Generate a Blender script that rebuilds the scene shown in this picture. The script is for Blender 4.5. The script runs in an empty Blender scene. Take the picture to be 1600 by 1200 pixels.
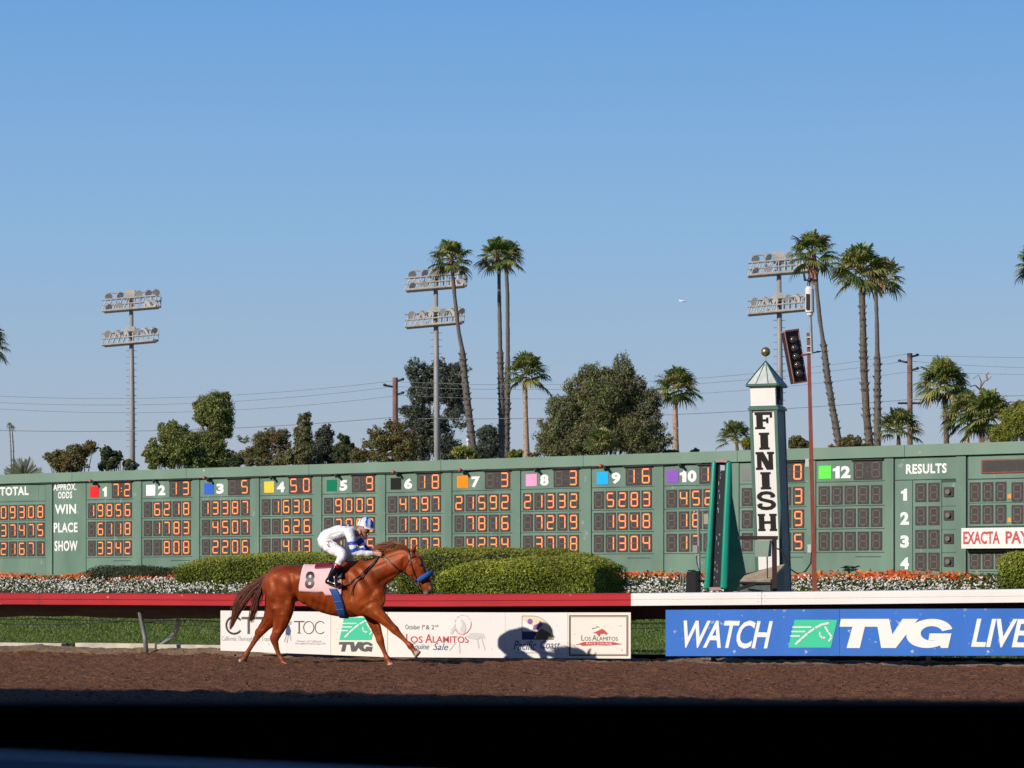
import bpy, bmesh, math, random
import numpy as np
from mathutils import Vector, Matrix
from mathutils.bvhtree import BVHTree
random.seed(7); RNG = np.random.default_rng(7)
SC = bpy.context.scene
COL = SC.collection
# ------------------------------------------------------------------ camera, sky, sun, exposure
F, HZ, CAMZ = 4000.0, 904.0, 1.35          # focal length in photo pixels, horizon row, eye height
cd = bpy.data.cameras.new("camera"); cam = bpy.data.objects.new("camera", cd); COL.objects.link(cam)
cam.location = (0, 0, CAMZ); cam.rotation_euler = (math.radians(90), 0, 0)
cd.sensor_width = 36; cd.lens = 36*F/1600; cd.shift_y = (HZ-600)/1600
cd.clip_start = 0.1; cd.clip_end = 60000
cd.dof.use_dof = True; cd.dof.focus_distance = 40.0; cd.dof.aperture_fstop = 11.0
SC.camera = cam
SUN_EL, SUN_AZ = 24.8, math.atan2(-.77, -.64)
sx, sy = math.sin(SUN_AZ), math.cos(SUN_AZ)
SUNV = Vector((sx*math.cos(math.radians(SUN_EL)), sy*math.cos(math.radians(SUN_EL)), math.sin(math.radians(SUN_EL))))
w = bpy.data.worlds.new("World"); SC.world = w; w.use_nodes = True
nt = w.node_tree; nt.nodes.clear()
sky = nt.nodes.new('ShaderNodeTexSky'); sky.sky_type = 'NISHITA'; sky.sun_disc = False
sky.sun_elevation = math.radians(SUN_EL); sky.sun_rotation = SUN_AZ
sky.altitude = 0; sky.air_density = 1.0; sky.dust_density = 0.6; sky.ozone_density = 3.0
bg = nt.nodes.new('ShaderNodeBackground'); bg.inputs['Strength'].default_value = 0.1
wo = nt.nodes.new('ShaderNodeOutputWorld')
# dry autumn haze: the low sky is greyer and the upper sky deeper than the clear-air model
gtc = nt.nodes.new('ShaderNodeTexCoord'); gse = nt.nodes.new('ShaderNodeSeparateXYZ'); grp_ = nt.nodes.new('ShaderNodeValToRGB')
el = grp_.color_ramp.elements; el[0].position = 0; el[0].color = (.42, .47, .55, 1); el[1].position = 1; el[1].color = (.018, .06, .22, 1)
for p_, c_ in ((.05, (.405, .478, .585)), (.085, (.345, .475, .64)), (.135, (.262, .462, .72)), (.22, (.155, .370, .725)), (.40, (.05, .155, .42))):
    e_ = el.new(p_); e_.color = (*c_, 1)
gsc = nt.nodes.new('ShaderNodeVectorMath'); gsc.operation = 'SCALE'; gsc.inputs['Scale'].default_value = 10
gmx = nt.nodes.new('ShaderNodeMix'); gmx.data_type = 'RGBA'; gmx.inputs[0].default_value = .93
nt.links.new(gtc.outputs['Generated'], gse.inputs[0]); nt.links.new(gse.outputs[2], grp_.inputs[0]); nt.links.new(grp_.outputs[0], gsc.inputs[0])
nt.links.new(sky.outputs[0], gmx.inputs[6]); nt.links.new(gsc.outputs[0], gmx.inputs[7]); nt.links.new(gmx.outputs[2], bg.inputs[0])
nt.links.new(bg.outputs[0], wo.inputs[0])
sl = bpy.data.lights.new("sun", 'SUN'); sl.energy = 4.6; sl.angle = math.radians(.5); sl.color = (1, .93, .83)
so = bpy.data.objects.new("sun", sl); COL.objects.link(so)
so.rotation_euler = SUNV.to_track_quat('Z', 'Y').to_euler(); so.location = SUNV*60
SC.view_settings.view_transform = 'Standard'; SC.view_settings.look = 'None'
SC.view_settings.exposure = 0.0; SC.view_settings.gamma = 1
SC.cycles.use_denoising = True
SC.cycles.max_bounces = 6

# ------------------------------------------------------------------ materials
def lin(c):
    return tuple(((x/255)/12.92 if x/255 <= .04045 else ((x/255+.055)/1.055)**2.4) for x in c)
def mat(name, col, rough=.6, metal=0, spec=.5, noise=0, nscale=8, bump=0, bscale=40, col2=None, coords='Object', emit=None, estr=0, stretch=None, vcol=False, transl=0, coat=0, detail=4):
    """procedural principled material: base colour broken by noise, optional bump / vertex colour"""
    m = bpy.data.materials.new(name); m.use_nodes = True
    t = m.node_tree; b = t.nodes['Principled BSDF']; L = t.links
    b.inputs['Roughness'].default_value = rough; b.inputs['Metallic'].default_value = metal
    b.inputs['Specular IOR Level'].default_value = spec
    if coat: b.inputs['Coat Weight'].default_value = coat; b.inputs['Coat Roughness'].default_value = .2
    tc = t.nodes.new('ShaderNodeTexCoord'); vec = tc.outputs[coords]
    if stretch:
        mp = t.nodes.new('ShaderNodeMapping'); mp.inputs['Scale'].default_value = stretch
        L.new(vec, mp.inputs[0]); vec = mp.outputs[0]
    if vcol:
        at = t.nodes.new('ShaderNodeAttribute'); at.attribute_name = 'Col'; src = at.outputs['Color']
    else:
        rgb = t.nodes.new('ShaderNodeRGB'); rgb.outputs[0].default_value = (*col, 1); src = rgb.outputs[0]
    if noise:
        n = t.nodes.new('ShaderNodeTexNoise'); n.inputs['Scale'].default_value = nscale; n.inputs['Detail'].default_value = detail
        L.new(vec, n.inputs['Vector'])
        cr = t.nodes.new('ShaderNodeMapRange'); cr.inputs[1].default_value = .3; cr.inputs[2].default_value = .7
        cr.inputs[3].default_value = 1-noise; cr.inputs[4].default_value = 1+noise
        L.new(n.outputs[0], cr.inputs[0])
        if col2:
            mx = t.nodes.new('ShaderNodeMix'); mx.data_type = 'RGBA'
            c01 = t.nodes.new('ShaderNodeMapRange'); c01.inputs[1].default_value = .4; c01.inputs[2].default_value = .6
            L.new(n.outputs[0], c01.inputs[0]); L.new(c01.outputs[0], mx.inputs[0])
            L.new(src, mx.inputs[6]); mx.inputs[7].default_value = (*col2, 1); src = mx.outputs[2]
        hv = t.nodes.new('ShaderNodeHueSaturation'); L.new(cr.outputs[0], hv.inputs['Value']); L.new(src, hv.inputs['Color'])
        src = hv.outputs[0]
    L.new(src, b.inputs['Base Color'])
    if bump:
        n2 = t.nodes.new('ShaderNodeTexNoise'); n2.inputs['Scale'].default_value = bscale; n2.inputs['Detail'].default_value = 5
        L.new(vec, n2.inputs['Vector'])
        bp = t.nodes.new('ShaderNodeBump'); bp.inputs['Strength'].default_value = min(bump, 1); bp.inputs['Distance'].default_value = .03 if bump <= 1 else .03*bump
        L.new(n2.outputs[0], bp.inputs['Height']); L.new(bp.outputs[0], b.inputs['Normal'])
    if emit:
        b.inputs['Emission Color'].default_value = (*emit, 1); b.inputs['Emission Strength'].default_value = estr
    if transl:
        tr = t.nodes.new('ShaderNodeBsdfTranslucent'); L.new(src, tr.inputs[0])
        ms = t.nodes.new('ShaderNodeMixShader'); ms.inputs[0].default_value = transl
        out = t.nodes['Material Output']
        L.new(b.outputs[0], ms.inputs[1]); L.new(tr.outputs[0], ms.inputs[2]); L.new(ms.outputs[0], out.inputs[0])
    return m

def painted(name, col, spot, amount=.62, scale=9, rough=.5, streak=.08, spot_z=None):
    """paint with speckled chips/dirt of another colour and faint streaks"""
    m = mat(name, col, rough, noise=streak, nscale=1.3, stretch=(1, 1, .35))
    t = m.node_tree; b = t.nodes['Principled BSDF']; L = t.links; b.inputs['Specular IOR Level'].default_value = .2
    src = b.inputs['Base Color'].links[0].from_socket
    tc = t.nodes.new('ShaderNodeTexCoord')
    n = t.nodes.new('ShaderNodeTexNoise'); n.inputs['Scale'].default_value = scale; n.inputs['Detail'].default_value = 3
    L.new(tc.outputs['Object'], n.inputs['Vector'])
    r = t.nodes.new('ShaderNodeMapRange'); r.inputs[1].default_value = amount; r.inputs[2].default_value = amount+.05
    L.new(n.outputs[0], r.inputs[0])
    fac = r.outputs[0]
    if spot_z:
        se = t.nodes.new('ShaderNodeSeparateXYZ'); L.new(tc.outputs['Object'], se.inputs[0])
        z = t.nodes.new('ShaderNodeMapRange'); z.inputs[1].default_value = spot_z[0]; z.inputs[2].default_value = spot_z[1]
        z.inputs[3].default_value = 1; z.inputs[4].default_value = .12
        L.new(se.outputs[2], z.inputs[0])
        mu = t.nodes.new('ShaderNodeMath'); mu.operation = 'MULTIPLY'; L.new(fac, mu.inputs[0]); L.new(z.outputs[0], mu.inputs[1]); fac = mu.outputs[0]
    mx = t.nodes.new('ShaderNodeMix'); mx.data_type = 'RGBA'
    L.new(fac, mx.inputs[0]); L.new(src, mx.inputs[6]); mx.inputs[7].default_value = (*spot, 1)
    L.new(mx.outputs[2], b.inputs['Base Color'])
    return m

M = {}
M['board'] = painted('board_green_paint', (.140, .218, .166), (.22, .30, .24), .68, 4, .55, .17)
M['board_trim'] = painted('board_trim_paint', (.175, .26, .195), (.5, .56, .48), .72, 7, .5, .08)
M['board_seam'] = mat('board_seam', (.035, .06, .045), .8)
M['digit_back'] = mat('display_panel', (.038, .030, .027), .7, noise=.25, nscale=20)
M['seg_off'] = mat('unlit_segment', (.15, .10, .088), .6)
M['seg_glow'] = mat('lit_segment_edge', (.3, .05, .02), .5, emit=(1, .10, .02), estr=.42)
M['seg_on'] = mat('lit_segment', (.5, .15, .04), .5, emit=(1, .41, .12), estr=1.05)
M['white'] = mat('white_lettering', (.8, .79, .75), .5)
M['black'] = mat('black_paint', (.012, .012, .013), .5)
M['dark'] = mat('dark_metal', (.02, .02, .022), .6)  # even near-black for frames, cables and cases
M['red_rail'] = painted('red_rail_plastic', (.42, .018, .026), (.66, .3, .3), .69, 7, .45, .10)
M['white_rail'] = painted('white_rail_plastic', (.80, .76, .71), (.5, .42, .35), .80, 3, .4, .05)
M['rail_under'] = mat('maroon_underside', (.055, .016, .013), .7, noise=.3, nscale=2)
M['galv'] = mat('galvanised_steel', (.33, .33, .32), .45, metal=.5, noise=.15, nscale=6)
M['kerb'] = mat('pale_kerb_concrete', (.52, .46, .37), .85, noise=.2, nscale=5, bump=.4, bscale=40)
M['panel_white'] = painted('white_banner', (.80, .745, .70), (.33, .24, .17), .715, 11, .45, .04, spot_z=(.1, .75))
M['panel_cream'] = painted('cream_banner', (.80, .74, .64), (.33, .24, .17), .70, 11, .45, .04, spot_z=(.1, .75))
M['panel_blue'] = painted('blue_banner', (.045, .165, .55), (.36, .44, .60), .655, 9, .35, .10, spot_z=(.1, .62))
M['roof_grey'] = mat('pale_roof_panels', (.50, .52, .49), .6, noise=.2, nscale=5)
M['logo_green'] = mat('logo_green', (.03, .56, .31), .4)
M['ink_dark'] = mat('charcoal_ink', (.07, .07, .075), .5)
M['ink_grey'] = mat('grey_ink', (.42, .42, .42), .5)
M['ink_pale'] = mat('pale_grey_ink', (.60, .56, .55), .5)
M['ink_red'] = mat('red_ink', (.52, .045, .05), .5)
M['ink_blue'] = mat('navy_ink', (.03, .05, .16), .5)
M['ink_purple'] = mat('purple_ink', (.24, .1, .32), .5)
M['ink_olive'] = mat('olive_ink', (.16, .14, .07), .5)
M['ink_sand'] = mat('sand_ink', (.75, .62, .42), .5)
M['tree_bark'] = mat('bark', (.10, .075, .055), .9, noise=.4, nscale=3, bump=.8, bscale=8)
M['palm_bark'] = mat('palm_bark', (.125, .098, .075), .9, noise=.45, nscale=5, bump=.8, bscale=9, stretch=(1, 1, 3))
M['palm_bark_pale'] = mat('pale_palm_bark', (.36, .26, .19), .9, noise=.4, nscale=6, bump=.8, bscale=9, stretch=(1, 1, 3))
M['palm_smooth'] = mat('smooth_palm_trunk', (.12, .10, .085), .85, noise=.2, nscale=3, stretch=(1, 1, 4))
M['dead_frond'] = mat('dead_frond', (.34, .18, .12), .9, noise=.3, nscale=5)
M['leaf'] = mat('foliage', (.1, .1, .1), .55, vcol=True, transl=.25, spec=.3)
M['palm_leaf'] = mat('palm_foliage', (.1, .1, .1), .42, vcol=True, transl=.2, spec=.5)
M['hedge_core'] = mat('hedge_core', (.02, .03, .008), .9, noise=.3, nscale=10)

def link(name, me, mats, parent=None):
    o = bpy.data.objects.new(name, me); COL.objects.link(o)
    if mats is not None:
        for m in (mats if isinstance(mats, (list, tuple)) else [mats]): me.materials.append(m)
    if parent is not None: o.parent = parent
    return o
def tag(o, label=None, cat=None, group=None, kind=None):
    if label: o['label'] = label
    if cat: o['category'] = cat
    if group: o['group'] = group
    if kind: o['kind'] = kind
    return o
def thing(name, label, cat, loc=(0, 0, 0), group=None):
    o = bpy.data.objects.new(name, None); COL.objects.link(o); o.location = loc; o.empty_display_size = .3
    ORIG[o.name] = Vector(loc)
    return tag(o, label, cat, group)
ORIG = {}
def copy_thing(src, loc, label, group):
    """copy of a thing with copies of its parts and their sub-parts"""
    r = src.copy(); COL.objects.link(r); r.location = loc; r['label'] = label; r['group'] = group
    for ch in list(src.children):
        c = ch.copy(); COL.objects.link(c); c.parent = r
        for g in list(ch.children):
            d = g.copy(); COL.objects.link(d); d.parent = c
    return r

class MB:
    """collects shapes in world coordinates; build() links ONE mesh object, local to its parent thing"""
    def __init__(s): s.v = []; s.f = []; s.m = []; s.n = 0
    def add(s, vs, fs, mi=0):
        b = s.n; s.v.extend([tuple(v) for v in vs]); s.n += len(vs)
        for f in fs: s.f.append(tuple(i+b for i in f)); s.m.append(mi)
    def hexa(s, p, mi=0):
        """8 corners: bottom loop 0-3, top loop 4-7"""
        s.add(p, [(0, 3, 2, 1), (4, 5, 6, 7), (0, 1, 5, 4), (1, 2, 6, 5), (2, 3, 7, 6), (3, 0, 4, 7)], mi)
    def box(s, c, hx, hy, hz, ux=Vector((1, 0, 0)), uy=Vector((0, 1, 0)), uz=Vector((0, 0, 1)), mi=0):
        c = Vector(c); ux = Vector(ux); uy = Vector(uy); uz = Vector(uz)
        s.hexa([c+ux*a*hx+uy*b*hy+uz*d*hz for d in (-1, 1) for a, b in ((-1, -1), (1, -1), (1, 1), (-1, 1))], mi)
    def bar(s, a, b, r, n=8, r2=None, mi=0, cap=True):
        s.tube([a, b], [r, r if r2 is None else r2], n, mi, cap)
    def tube(s, pts, rad, n=8, mi=0, cap=True, sq=None):
        pts = [Vector(p) for p in pts]
        if not isinstance(rad, (list, tuple)): rad = [rad]*len(pts)
        vs = []; T = None; up = None
        for i, p in enumerate(pts):
            t = (pts[min(i+1, len(pts)-1)]-pts[max(i-1, 0)]).normalized()
            if up is None:
                up = Vector((0, 0, 1)) if abs(t.z) < .9 else Vector((1, 0, 0))
            a = (up - t*up.dot(t)).normalized(); b = t.cross(a); up = a
            for k in range(n):
                an = 2*math.pi*k/n
                vs.append(p+a*math.cos(an)*rad[i]+b*math.sin(an)*rad[i])
        fs = []
        for i in range(len(pts)-1):
            for k in range(n):
                fs.append((i*n+k, i*n+(k+1) % n, (i+1)*n+(k+1) % n, (i+1)*n+k))
        if cap:
            fs.append(tuple(range(n-1, -1, -1))); fs.append(tuple((len(pts)-1)*n+k for k in range(n)))
        s.add(vs, fs, mi)
    def ball(s, c, rx, ry=None, rz=None, nu=14, nv=9, mi=0, R=None):
        ry = rx if ry is None else ry; rz = rx if rz is None else rz; c = Vector(c)
        vs = [Vector((0, 0, rz))]
        for j in range(1, nv):
            th = math.pi*j/nv
            for k in range(nu):
                ph = 2*math.pi*k/nu
                vs.append(Vector((rx*math.sin(th)*math.cos(ph), ry*math.sin(th)*math.sin(ph), rz*math.cos(th))))
        vs.append(Vector((0, 0, -rz)))
        if R is not None: vs = [R @ v for v in vs]
        vs = [c+v for v in vs]; fs = []
        for k in range(nu): fs.append((0, 1+k, 1+(k+1) % nu))
        for j in range(nv-2):
            for k in range(nu): fs.append((1+j*nu+k, 1+(j+1)*nu+k, 1+(j+1)*nu+(k+1) % nu, 1+j*nu+(k+1) % nu))
        e = len(vs)-1
        for k in range(nu): fs.append((e, 1+(nv-2)*nu+(k+1) % nu, 1+(nv-2)*nu+k))
        s.add(vs, fs, mi)
    def prism(s, poly, d, mi=0):
        """closed polygon (world points) pushed by vector d"""
        n = len(poly); d = Vector(d); poly = [Vector(p) for p in poly]
        s.add(poly+[p+d for p in poly], [tuple(range(n)), tuple(range(2*n-1, n-1, -1))]+[(i, (i+1) % n, n+(i+1) % n, n+i) for i in range(n)], mi)
    def build(s, name, mats, parent=None, smooth=False):
        off = ORIG.get(parent.name) if parent is not None else None
        if parent is not None and off is None:
            p = parent; off = Vector((0, 0, 0))
            while p is not None: off = off + (ORIG.get(p.name) or Vector((0, 0, 0))); p = p.parent
        v = np.array(s.v, dtype=np.float64)
        if off is not None: v = v-np.array(off)
        me = bpy.data.meshes.new(name); me.from_pydata(v.tolist(), [], s.f)
        me.polygons.foreach_set('material_index', s.m)
        if smooth: me.polygons.foreach_set('use_smooth', [True]*len(s.f))
        me.update()
        return link(name, me, mats, parent)

def quads(name, Q, mats, parent=None, colors=None, off=None, mi=None, nper=4):
    """fast mesh of loose n-gons: Q (N,nper,3)"""
    N = len(Q); me = bpy.data.meshes.new(name)
    V = Q.reshape(-1, 3).astype(np.float32)
    if off is not None: V = V-np.array(off, dtype=np.float32)
    me.vertices.add(N*nper); me.vertices.foreach_set('co', V.ravel())
    me.loops.add(N*nper); me.loops.foreach_set('vertex_index', np.arange(N*nper, dtype=np.int32))
    me.polygons.add(N); me.polygons.foreach_set('loop_start', np.arange(0, N*nper, nper, dtype=np.int32))
    me.polygons.foreach_set('loop_total', np.full(N, nper, dtype=np.int32))
    if mi is not None: me.polygons.foreach_set('material_index', np.asarray(mi, dtype=np.int32))
    if colors is not None:
        at = me.attributes.new('Col', 'FLOAT_COLOR', 'FACE')
        c = np.ones((N, 4), dtype=np.float32); c[:, :3] = colors; at.data.foreach_set('color', c.ravel())
    me.update(calc_edges=True)
    return link(name, me, mats, parent)

class Plane:
    """a vertical plane Y = Y0 - s X ; n points toward the camera side"""
    def __init__(s, Y0, sl):
        s.Y0, s.s = Y0, sl; q = math.sqrt(1+sl*sl); s.q = q
        s.u = Vector((1/q, -sl/q, 0)); s.n = Vector((-sl/q, -1/q, 0)); s.O = Vector((0, Y0, 0))
    def Y(s, px): return s.Y0/(1+s.s*(px-800)/F)
    def l(s, px): return (px-800)/F*s.Y(px)*s.q
    def z(s, px, py): return CAMZ+(HZ-py)/F*s.Y(px)
    def W(s, l, z, off=0): return s.O+s.u*l+s.n*off+Vector((0, 0, z))
    def P(s, px, py, off=0):
        p = Plane(s.Y0-off*s.q, s.s); Y = p.Y(px)
        return Vector(((px-800)/F*Y, Y, CAMZ+(HZ-py)/F*Y))
    def box(s, mb, l0, l1, z0, z1, o0, o1, mi=0):
        mb.hexa([s.W(l0, z0, o1), s.W(l1, z0, o1), s.W(l1, z0, o0), s.W(l0, z0, o0), s.W(l0, z1, o1), s.W(l1, z1, o1), s.W(l1, z1, o0), s.W(l0, z1, o0)], mi)
    def rect(s, mb, l0, l1, z0, z1, o, mi=0):
        mb.add([s.W(l0, z0, o), s.W(l1, z0, o), s.W(l1, z1, o), s.W(l0, z1, o)], [(0, 1, 2, 3)], mi)
    def poly(s, mb, pts, o, mi=0):
        mb.add([s.W(a, b, o) for a, b in pts], [tuple(range(len(pts)))], mi)
    def stroke(s, mb, pts, wd, o, mi=0):
        """thin band along a polyline in (l,z)"""
        for (a, b), (c, d) in zip(pts[:-1], pts[1:]):
            dx, dz = c-a, d-b; L = math.hypot(dx, dz) or 1; nx, nz = -dz/L*wd/2, dx/L*wd/2; ex, ez = dx/L*wd*.42, dz/L*wd*.42
            s.poly(mb, [(a+nx-ex, b+nz-ez), (a-nx-ex, b-nz-ez), (c-nx+ex, d-nz+ez), (c+nx+ex, d+nz+ez)], o, mi)

def at(px, py, Y): return Vector(((px-800)/F*Y, Y, CAMZ+(HZ-py)/F*Y))

# text -> flat triangles in a unit box (built-in font)
_tc = {}
def text_geo(body, weight=0.0, spacing=1.0):
    k = (body, weight, spacing)
    if k in _tc: return _tc[k]
    c = bpy.data.curves.new('txt', 'FONT'); c.body = body; c.size = 1; c.offset = weight; c.space_character = spacing
    c.resolution_u = 3; c.fill_mode = 'FRONT'
    o = bpy.data.objects.new('txt', c); COL.objects.link(o)
    dg = bpy.context.evaluated_depsgraph_get(); dg.update()
    me = o.evaluated_get(dg).to_mesh()
    v = np.array([tuple(x.co)[:2] for x in me.vertices]); f = [tuple(p.vertices) for p in me.polygons]
    o.evaluated_get(dg).to_mesh_clear(); bpy.data.objects.remove(o); bpy.data.curves.remove(c)
    v = (v-v.min(0))/(v.max(0)-v.min(0)); _tc[k] = (v, f); return _tc[k]
def text(pl, mb, body, l0, l1, z0, z1, o, mi=0, weight=0., shear=0., spacing=1.0):
    v, f = text_geo(body, weight, spacing); H = z1-z0; Wd = l1-l0-shear*H
    pts = [pl.W(l0+x*Wd+shear*H*y, z0+y*H, o) for x, y in v]
    mb.add(pts, f, mi)
def text_px(pl, mb, body, x0, x1, y0, y1, o, mi=0, **k):
    xm = (x0+x1)/2
    text(pl, mb, body, pl.l(x0), pl.l(x1), pl.z(xm, y1), pl.z(xm, y0), o, mi, **k)
# ------------------------------------------------------------------ the setting: planes, ground, track
RAIL = Plane(42.7, .42)
BOARD = Plane(68.0, .696)
def kerbY(X): return 43.75-.42*X
def boardY(X): return 68.0-.696*X
def GZ(X, Y):
    """height of the infield: from the kerb up a grassy bank to the foot of the board"""
    yr = kerbY(X)+.25; d = (Y-yr)/max(boardY(X)-yr, 3)
    if d <= 0: return .08
    if d > 1: return 1.45 if d < 1.6 else 1.45-min((d-1.6)*3, 1.4)
    return np.interp(d, [0, .3, .72, .86, 1.0], [.09, .22, .80, 1.10, 1.45])

def vnoise(x, y, seed=0):
    xi = np.floor(x).astype(int); yi = np.floor(y).astype(int); fx = x-xi; fy = y-yi
    def h(a, b):
        n = (a*374761393+b*668265263+seed*1442695041) & 0x7fffffff
        n = ((n ^ (n >> 13))*1274126177) & 0x7fffffff
        return ((n ^ (n >> 16)) & 0xffff)/65535.
    fx = fx*fx*(3-2*fx); fy = fy*fy*(3-2*fy)
    return (h(xi, yi)*(1-fx)+h(xi+1, yi)*fx)*(1-fy)+(h(xi, yi+1)*(1-fx)+h(xi+1, yi+1)*fx)*fy

def grid_mesh(name, X, Y, Z, m, smooth=True):
    ny, nx = X.shape; V = np.stack([X, Y, Z], -1).reshape(-1, 3)
    i = np.arange(nx*ny).reshape(ny, nx)
    Fq = np.stack([i[:-1, :-1], i[:-1, 1:], i[1:, 1:], i[1:, :-1]], -1).reshape(-1, 4)
    me = bpy.data.meshes.new(name); me.vertices.add(len(V)); me.vertices.foreach_set('co', V.astype(np.float32).ravel())
    me.loops.add(Fq.size); me.loops.foreach_set('vertex_index', Fq.astype(np.int32).ravel())
    me.polygons.add(len(Fq)); me.polygons.foreach_set('loop_start', np.arange(0, Fq.size, 4, dtype=np.int32)); me.polygons.foreach_set('loop_total', np.full(len(Fq), 4, dtype=np.int32))
    if smooth: me.polygons.foreach_set('use_smooth', np.ones(len(Fq), dtype=bool))
    me.update(calc_edges=True); return link(name, me, m)

# dirt material: coarse brown loam with pale and dark crumbs
def dirt_mat(name, c1, c2, dark):
    m = mat(name, c1, .95, noise=.3, nscale=9, bump=1, bscale=55, detail=8)
    t = m.node_tree; b = t.nodes['Principled BSDF']; L = t.links
    src = b.inputs['Base Color'].links[0].from_socket
    tc = t.nodes.new('ShaderNodeTexCoord')
    n = t.nodes.new('ShaderNodeTexNoise'); n.inputs['Scale'].default_value = 24; n.inputs['Detail'].default_value = 6; n.inputs['Roughness'].default_value = .7
    L.new(tc.outputs['Object'], n.inputs['Vector'])
    r = t.nodes.new('ShaderNodeMapRange'); r.inputs[1].default_value = .5; r.inputs[2].default_value = .62; L.new(n.outputs[0], r.inputs[0])
    mx = t.nodes.new('ShaderNodeMix'); mx.data_type = 'RGBA'; L.new(r.outputs[0], mx.inputs[0]); L.new(src, mx.inputs[6]); mx.inputs[7].default_value = (*c2, 1)
    r2 = t.nodes.new('ShaderNodeMapRange'); r2.inputs[1].default_value = .455; r2.inputs[2].default_value = .385; L.new(n.outputs[0], r2.inputs[0])
    mx2 = t.nodes.new('ShaderNodeMix'); mx2.data_type = 'RGBA'; L.new(r2.outputs[0], mx2.inputs[0]); L.new(mx.outputs[2], mx2.inputs[6]); mx2.inputs[7].default_value = (*dark, 1)
    L.new(mx2.outputs[2], b.inputs['Base Color']); b.inputs['Specular IOR Level'].default_value = .15
    return m
M['dirt'] = dirt_mat('track_loam', (.160, .070, .036), (.255, .120, .066), (.032, .014, .008))
M['dirt_edge'] = dirt_mat('pale_track_edge', (.26, .165, .10), (.34, .235, .155), (.11, .06, .04))
M['grass'] = mat('mown_grass', (.10, .155, .025), .8, noise=.35, nscale=3, bump=1, bscale=30, col2=(.055, .11, .018), spec=.2)
M['far_ground'] = mat('dry_ground', (.16, .13, .09), .95, noise=.3, nscale=.05)
mb = MB(); R_ = 30000
mb.add([(-R_, -400, -.12), (R_, -400, -.12), (R_, 28000, -.12), (-R_, 28000, -.12)], [(0, 1, 2, 3)])
tag(mb.build('ground', M['far_ground']), kind='structure')
# apron where the viewer stands
M['apron'] = mat('apron_concrete', (.22, .21, .2), .9, noise=.2, nscale=2)
mb = MB(); mb.add([(-60, -60, 0), (60, -60, 0), (60, 7, 0), (-60, 7, 0)], [(0, 1, 2, 3)]); tag(mb.build('apron', M['apron']), kind='structure')
# track: fine crumbly sheet in the seen part (u across, v towards the kerb line)
nx, ny = 620, 420
u = np.linspace(-19, 19, nx); v = np.linspace(0, 1, ny)**.9
U, Vv = np.meshgrid(u, v)
Y1 = kerbY(U)+.05; Yg = 25+(Y1-25)*Vv
z = .040*(vnoise(U*10, Yg*10, 1)-.5)+.030*(vnoise(U*4.2, Yg*4.2, 2)-.5)+.03*(vnoise(U*1.1, Yg*1.3, 3)-.5)
z += .016*np.sin((Yg+.42*U+.15*vnoise(U*.5, Yg*.5, 6))*2*math.pi/.42)*(.3+vnoise(U*.35, Yg*.7, 12))     # harrow lines
pr = np.random.default_rng(5)
for _ in range(420):                        # hoof prints
    px_, py_, rr_ = pr.uniform(-13, 11), pr.uniform(27, 43), pr.uniform(.07, .11); i0 = int((px_+19)/38*nx); sl_ = slice(max(i0-4, 0), i0+5)
    dd_ = np.hypot(U[:, sl_]-px_, (Yg[:, sl_]-py_)*.8)/rr_; z[:, sl_] += np.where(dd_ < 1.9, -.035*np.exp(-dd_**2*1.5)+.02*np.exp(-(dd_-1.25)**2*9), 0)
cl = vnoise(U*7+31, Yg*7, 9); z += np.where(cl > .83, (cl-.83)*.20, 0)
d = Y1-Yg                                   # distance to kerb line: a low berm of thrown dirt
z += .085*np.exp(-((d-.2)/.5)**2)*(.35+1.2*vnoise(U*.8, Yg*.3, 5))*np.clip((-4.2-U)/.8+0*d, .15, 1)
z += np.clip((U+5.4)/.8, 0, 1)*(-.075*np.exp(-((d-1.05)/.42)**2)+.018*np.exp(-((d-1.95)/.3)**2)*(.3+vnoise(U*1.5, Yg*.2, 15)))
track = grid_mesh('track', U, Yg, z, M['dirt']); tag(track, kind='structure')
me = track.data; me.materials.append(M['dirt_edge'])
dd = (d+.35*(vnoise(U*1.7, Yg*1.7, 8)-.5))[:-1, :-1].ravel()
ub_ = (U[:-1, :-1]).ravel(); me.polygons.foreach_set('material_index', ((dd < 1.0) | ((ub_ > -5) & (dd > 1.55) & (dd < 2.1))).astype(np.int32)); me.update()
mb = MB(); 
mb.add([(-90, 7, -.004), (90, 7, -.004), (90, 25, -.004), (-90, 25, -.004)], [(0, 1, 2, 3)])
for s_ in (-1, 1):
    xs = [s_*19, s_*90]; mb.add([(xs[0], 25, -.004), (xs[1], 25, -.004), (xs[1], max(kerbY(xs[1]), 25.1), -.004), (xs[0], kerbY(xs[0]), -.004)], [(0, 1, 2, 3)])
tag(mb.build('track_outer', M['dirt']), kind='structure')
# clods thrown up on the surface
mb = MB()
for i in range(1500):
    X = random.uniform(-13, 11); Y = random.uniform(29, kerbY(X)-.1); r = random.choice([.010, .014, .014, .022])*random.uniform(.8, 1.3)
    mb.ball((X, Y, r*.4), r, r*random.uniform(.7, 1), r*.7, 6, 4)
tag(mb.build('dirt_clods', M['dirt']), 'loose brown clods scattered on the churned track', 'dirt', kind='stuff')
# infield
xs = np.linspace(-42, 30, 150); ts = np.concatenate([np.linspace(0, 1, 60), [1.15, 1.59, 2.2, 3]])
X, T = np.meshgrid(xs, ts); yr = kerbY(X)+.25; Yb = np.maximum(boardY(X), yr+3); Y = yr+(Yb-yr)*T
Z = np.vectorize(GZ)(X, Y)+.02*(vnoise(X*2, Y*2, 4)-.5)
tag(grid_mesh('infield_lawn', X, Y, Z, M['grass']), kind='structure')
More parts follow.
